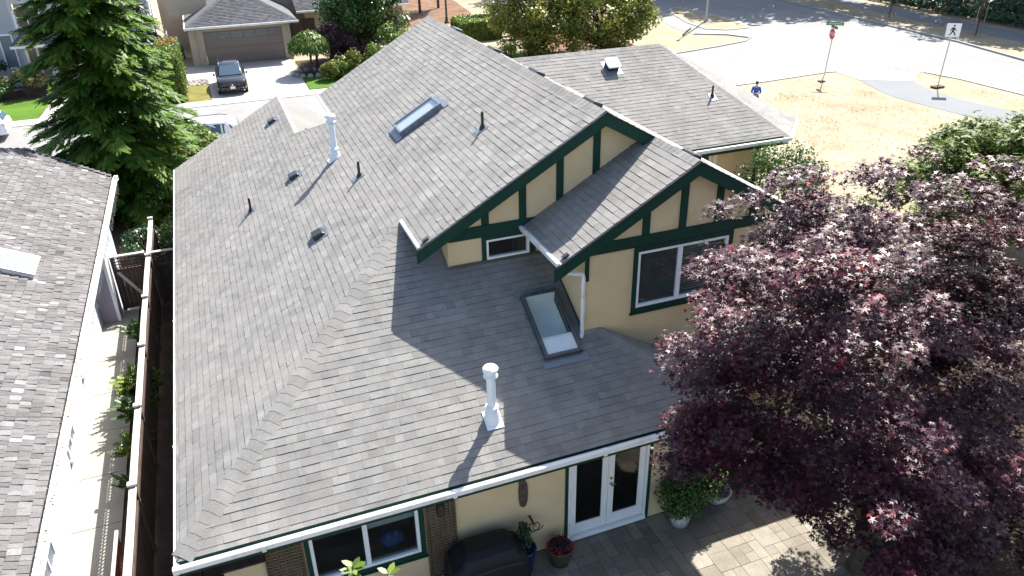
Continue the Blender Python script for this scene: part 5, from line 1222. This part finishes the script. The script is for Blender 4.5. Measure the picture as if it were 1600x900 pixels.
n = 5200; a = rng.uniform(0, 6.283, n); rr = np.sqrt(rng.random(n))*1.4; P = np.stack([rr*np.cos(a), rr*np.sin(a), 2.85-.62*(rr/1.3)**2.2-rng.random(n)*.55*(rr/1.3)**1.5+rng.normal(size=n)*.06], 1)
leaves('crown', 'leaf_bright', wt, P, np.stack([np.cos(a)*rr, np.sin(a)*rr, np.ones(n)*.9], 1)+rng.normal(size=(n, 3))*.35, rng.uniform(.14, .30, n), 'rhomb', rng.random(n)*.7, np.stack([np.cos(a), np.sin(a), -np.ones(n)*1.4], 1))
mb = MB(); mb.tube([(0, 0, 0), (.05, .03, 1.2), (0, 0, 2.6)], [.09, .07, .04], 8)
for j in range(8): mb.tube([(0, 0, 2.4), (.5*math.cos(j*.8), .5*math.sin(j*.8), 2.7), (1.1*math.cos(j*.8), 1.1*math.sin(j*.8), 2.1)], [.035, .025, .008], 5, False)
mb.build('trunk', 'bark', wt)
bd = MB()
for i in range(14): a = i*.45; bd.lathe((8.65+1.2*math.cos(a), 47.0+1.0*math.sin(a), 0), [(.20, 0), (.22, .12), (.12, .26), (.02, .3)], 7)
tag(bd.build('border_stones', 'rock'), 'ring of grey border stones under the weeping tree', 'stones', kind='stuff')
broadleaf('plum_shrub', 'dark plum coloured shrub left of the big green tree', 'shrub', (10.4, 48.4, 0), blob((0, 0, 2.0), (.95, .9, 1.2), 20, .45, 70), 3000, .17, 'leaf_plum')
broadleaf('plum_shrub', 'dark plum coloured shrub under the big green tree, nearer the street', 'shrub', (11.9, 48.0, 0), blob((0, 0, 1.5), (1.0, .8, 1.0), 20, .42, 71), 2800, .17, 'leaf_plum')
broadleaf('shrub', 'light green shrub between the garage corner and the plum shrub', 'shrub', (9.4, 49.5, 0), blob((0, 0, 1.7), (.6, .6, 1.0), 12, .35, 72), 1500, .16, 'leaf_bright')
broadleaf('broadleaf_tree', 'big dense green tree behind the front roof slope', 'tree', (13.5, 51.2, 0), blob((0, 0, 4.3), (3.1, 2.9, 3.6), 90, .85, 73, (.6, 1.)), 17000, .27, 'leaf_green', trunk_r=.2)
for i, (x, y, r_, lb) in enumerate(((9.6, 44.6, .60, 'smallest clipped shrub at the street end of the yellow green row'), (10.6, 45.0, .75, 'second shrub of the yellow green row from the street end'), (11.7, 45.5, .85, 'middle shrub of the yellow green row'), (12.9, 46.0, .95, 'tallest mound of the yellow green row, below the big green tree'))):
    broadleaf('shrub', lb, 'shrub', (x, y, 0), blob((0, 0, r_*.9), (r_, r_, r_*.85), 16, r_*.42, 74+i), 2300, .16, 'leaf_bright' if i % 2 else 'leaf_olive', group='yellow green shrubs along the driveway')
broadleaf('shrub', 'tall loose yellow green shrub behind the front roof edge', 'shrub', (14.8, 46.6, 0), blob((0, 0, 1.8), (1.2, 1.0, 1.2), 24, .45, 80), 3400, .19, 'leaf_bright')
broadleaf('olive_tree', 'broad olive green tree behind the garage wing roof, left one', 'tree', (25.4, 46.2, 0), blob((0, 0, 3.1), (3.4, 3.0, 3.2), 90, .8, 81, (.5, 1.)), 15000, .25, 'leaf_olive', trunk_r=.16)
broadleaf('olive_tree', 'broad olive green tree behind the garage wing roof, nearest the road', 'tree', (30.6, 45.4, 0), blob((0, 0, 2.6), (4.2, 3.0, 2.9), 100, .8, 82, (.5, 1.)), 17000, .25, 'leaf_olive', trunk_r=.16)
broadleaf('shrub', 'small yellow green shrub behind the third ridge vent', 'shrub', (22.0, 43.0, 0), blob((0, 0, .9), (1.0, .9, .8), 14, .36, 83), 1700, .17, 'leaf_bright')
broadleaf('shrub', 'red tinged young shrub behind the block hedge', 'shrub', (26.4, 53.0, 0), blob((0, 0, 1.3), (.6, .6, 1.2), 14, .34, 84), 900, .18, 'leaf_olive')
broadleaf('shrub', 'dense green shrub at the right corner of the garage wing', 'shrub', (18.9, 9.3, 0), blob((0, 0, 2.3), (1.5, 1.4, 2.1), 60, .50, 85, (.6, 1.)), 13000, .105, 'leaf_green', trunk_r=.1)
broadleaf('shrub', 'small light green shrub at the edge of the dry grass above the maple', 'shrub', (22.6, 9.5, 0), blob((0, 0, 1.1), (1.2, 1.0, .9), 18, .40, 86), 2600, .11, 'leaf_bright')
broadleaf('juniper', 'large feathery green juniper at the right edge beyond the maple', 'shrub', (27.4, 7.4, 0), blob((0, 0, 2.0), (4.6, 3.6, 2.5), 150, .55, 87, (.75, 1.), zmin=-.1), 30000, .26, 'leaf_hedge', 'feather', trunk_r=.2, up=.8)
broadleaf('shrub', 'bright green shrub glimpsed under the purple maple at lower right', 'shrub', (14.4, -1.4, 0), blob((0, 0, .7), (.9, .8, .6), 14, .34, 88), 2200, .10, 'leaf_bright')
# tufts of dry grass on the open lot and verges
n = 26000; P = np.stack([rng.uniform(20, 46.5, n), rng.uniform(9.5, 31.2, n), np.zeros(n)], 1); P[:, 2] = rng.uniform(.0, .05, n)
keep = ~((P[:, 0] > 39.8) & (P[:, 0] < 45) & (P[:, 1] > 8)) & ~((P[:, 0] > 46.6) & (P[:, 1] < 30)); P = P[keep]
cl_ = np.sin(P[:, 0]*.9+np.cos(P[:, 1]*.7)*2)+np.cos(P[:, 1]*1.3+P[:, 0]*.4); P = P[cl_+rng.normal(size=len(P))*.8 > -.3]
tag(leaves('dry_tufts', 'straw', None, P, rng.normal(size=(len(P), 3))+np.array([0, 0, .6]), rng.uniform(.06, .20, len(P)), 'blade', rng.random(len(P))**1.3), 'short dry straw tufts scattered over the open grass lot', 'grass', kind='stuff')
# young street trees with stakes
def young(label, loc, group='staked young trees on the far verge'):
    t = broadleaf('young_tree', label, 'tree', loc, blob((0, 0, 4.4), (.9, .9, 1.3), 14, .42, int(loc[0]*7), (.3, 1.)), 900, .22, 'leaf_green', trunk_r=.05, group=group)
    for dx in (-.45, .45): MB().tube([(dx, -.1, 0), (dx, -.1, 2.3)], .04, 6).build('stake', 'stake_wood', t)
    MB().tube([(-.45, -.1, 1.7), (0, 0, 1.72), (.45, -.1, 1.7)], .015, 5).build('tie', 'black_metal', t)
young('thin staked young tree left on the far dry verge', (61.1, 47.2, 0)); young('thin staked young tree right on the far dry verge', (60.8, 37.6, 0))
young('thin young tree standing on bare soil above the block hedge', (26.6, 57.6, 0), None)
# wooded bank on the far side of the road
g = np.random.default_rng(3); n = 9000; y = g.uniform(22, 66, n); x = 66.2+(y-40)*.06+g.random(n)**1.4*7; z = (x-66.0-(y-40)*.06)*.42+np.abs(g.normal(size=n))*.25+.1
bk = leaves('ivy_bank', 'leaf_dark', None, np.stack([x, y, z], 1), np.array([-.55, -.2, .8])+g.normal(size=(n, 3))*.4, g.uniform(.25, .6, n), 'oval'); tag(bk, 'dark leafy undergrowth covering the bank beyond the far pavement', 'undergrowth', kind='stuff')
MB().prism([(66.0, 20, -.1), (74, 20, -.1), (74, 20, 2.6)], (2.6, 48, 0)).build('bank_soil', 'soil')['kind'] = 'structure'
tw_ = broadleaf('woodland_tree', 'tall tree on the wooded bank beyond the road', 'tree', (69, 34, .8), blob((0, 0, 8.6), (3.4, 3.4, 4.6), 40, 1.15, 90, (.5, 1.)), 2600, .55, 'leaf_dark', trunk_r=.26, group='tall trees on the wooded bank')
GL = 'tall tree on the wooded bank beyond the road, its crown above the photo'
tw_['label'] = GL
for i, (x, y, s) in enumerate(((70.5, 41, 1.15), (69.5, 48, 1.25), (69.5, 55, 1.3), (67.5, 61.5, 1.5), (64.0, 66, 1.75), (60.0, 70.5, 1.8), (56, 74, 1.75), (51.5, 79, 1.7), (68.5, 27.5, 1.), (46, 82, 1.7), (72, 45, 1.3))):
    c_ = copy_tree(tw_); c_.location = (x, y, .5 if x > 66 else 0); c_.rotation_euler = (0, 0, i*1.9); c_.scale = (s, s, s*1.05)
for i, (x, y, lb) in enumerate(((22.8, 70.2, 'tree with a bare trunk on the bark mulch, left of the green lamp post'), (25.4, 72.5, 'slim tree trunk on the bark mulch right behind the green lamp post'))):
    c_ = copy_tree(tw_); c_.location = (x, y, 0); c_.rotation_euler = (0, 0, 1+i*2.); c_.scale = (.55, .55, .8); c_['label'] = lb; del c_['group']; c_.name = 'slim_tree'
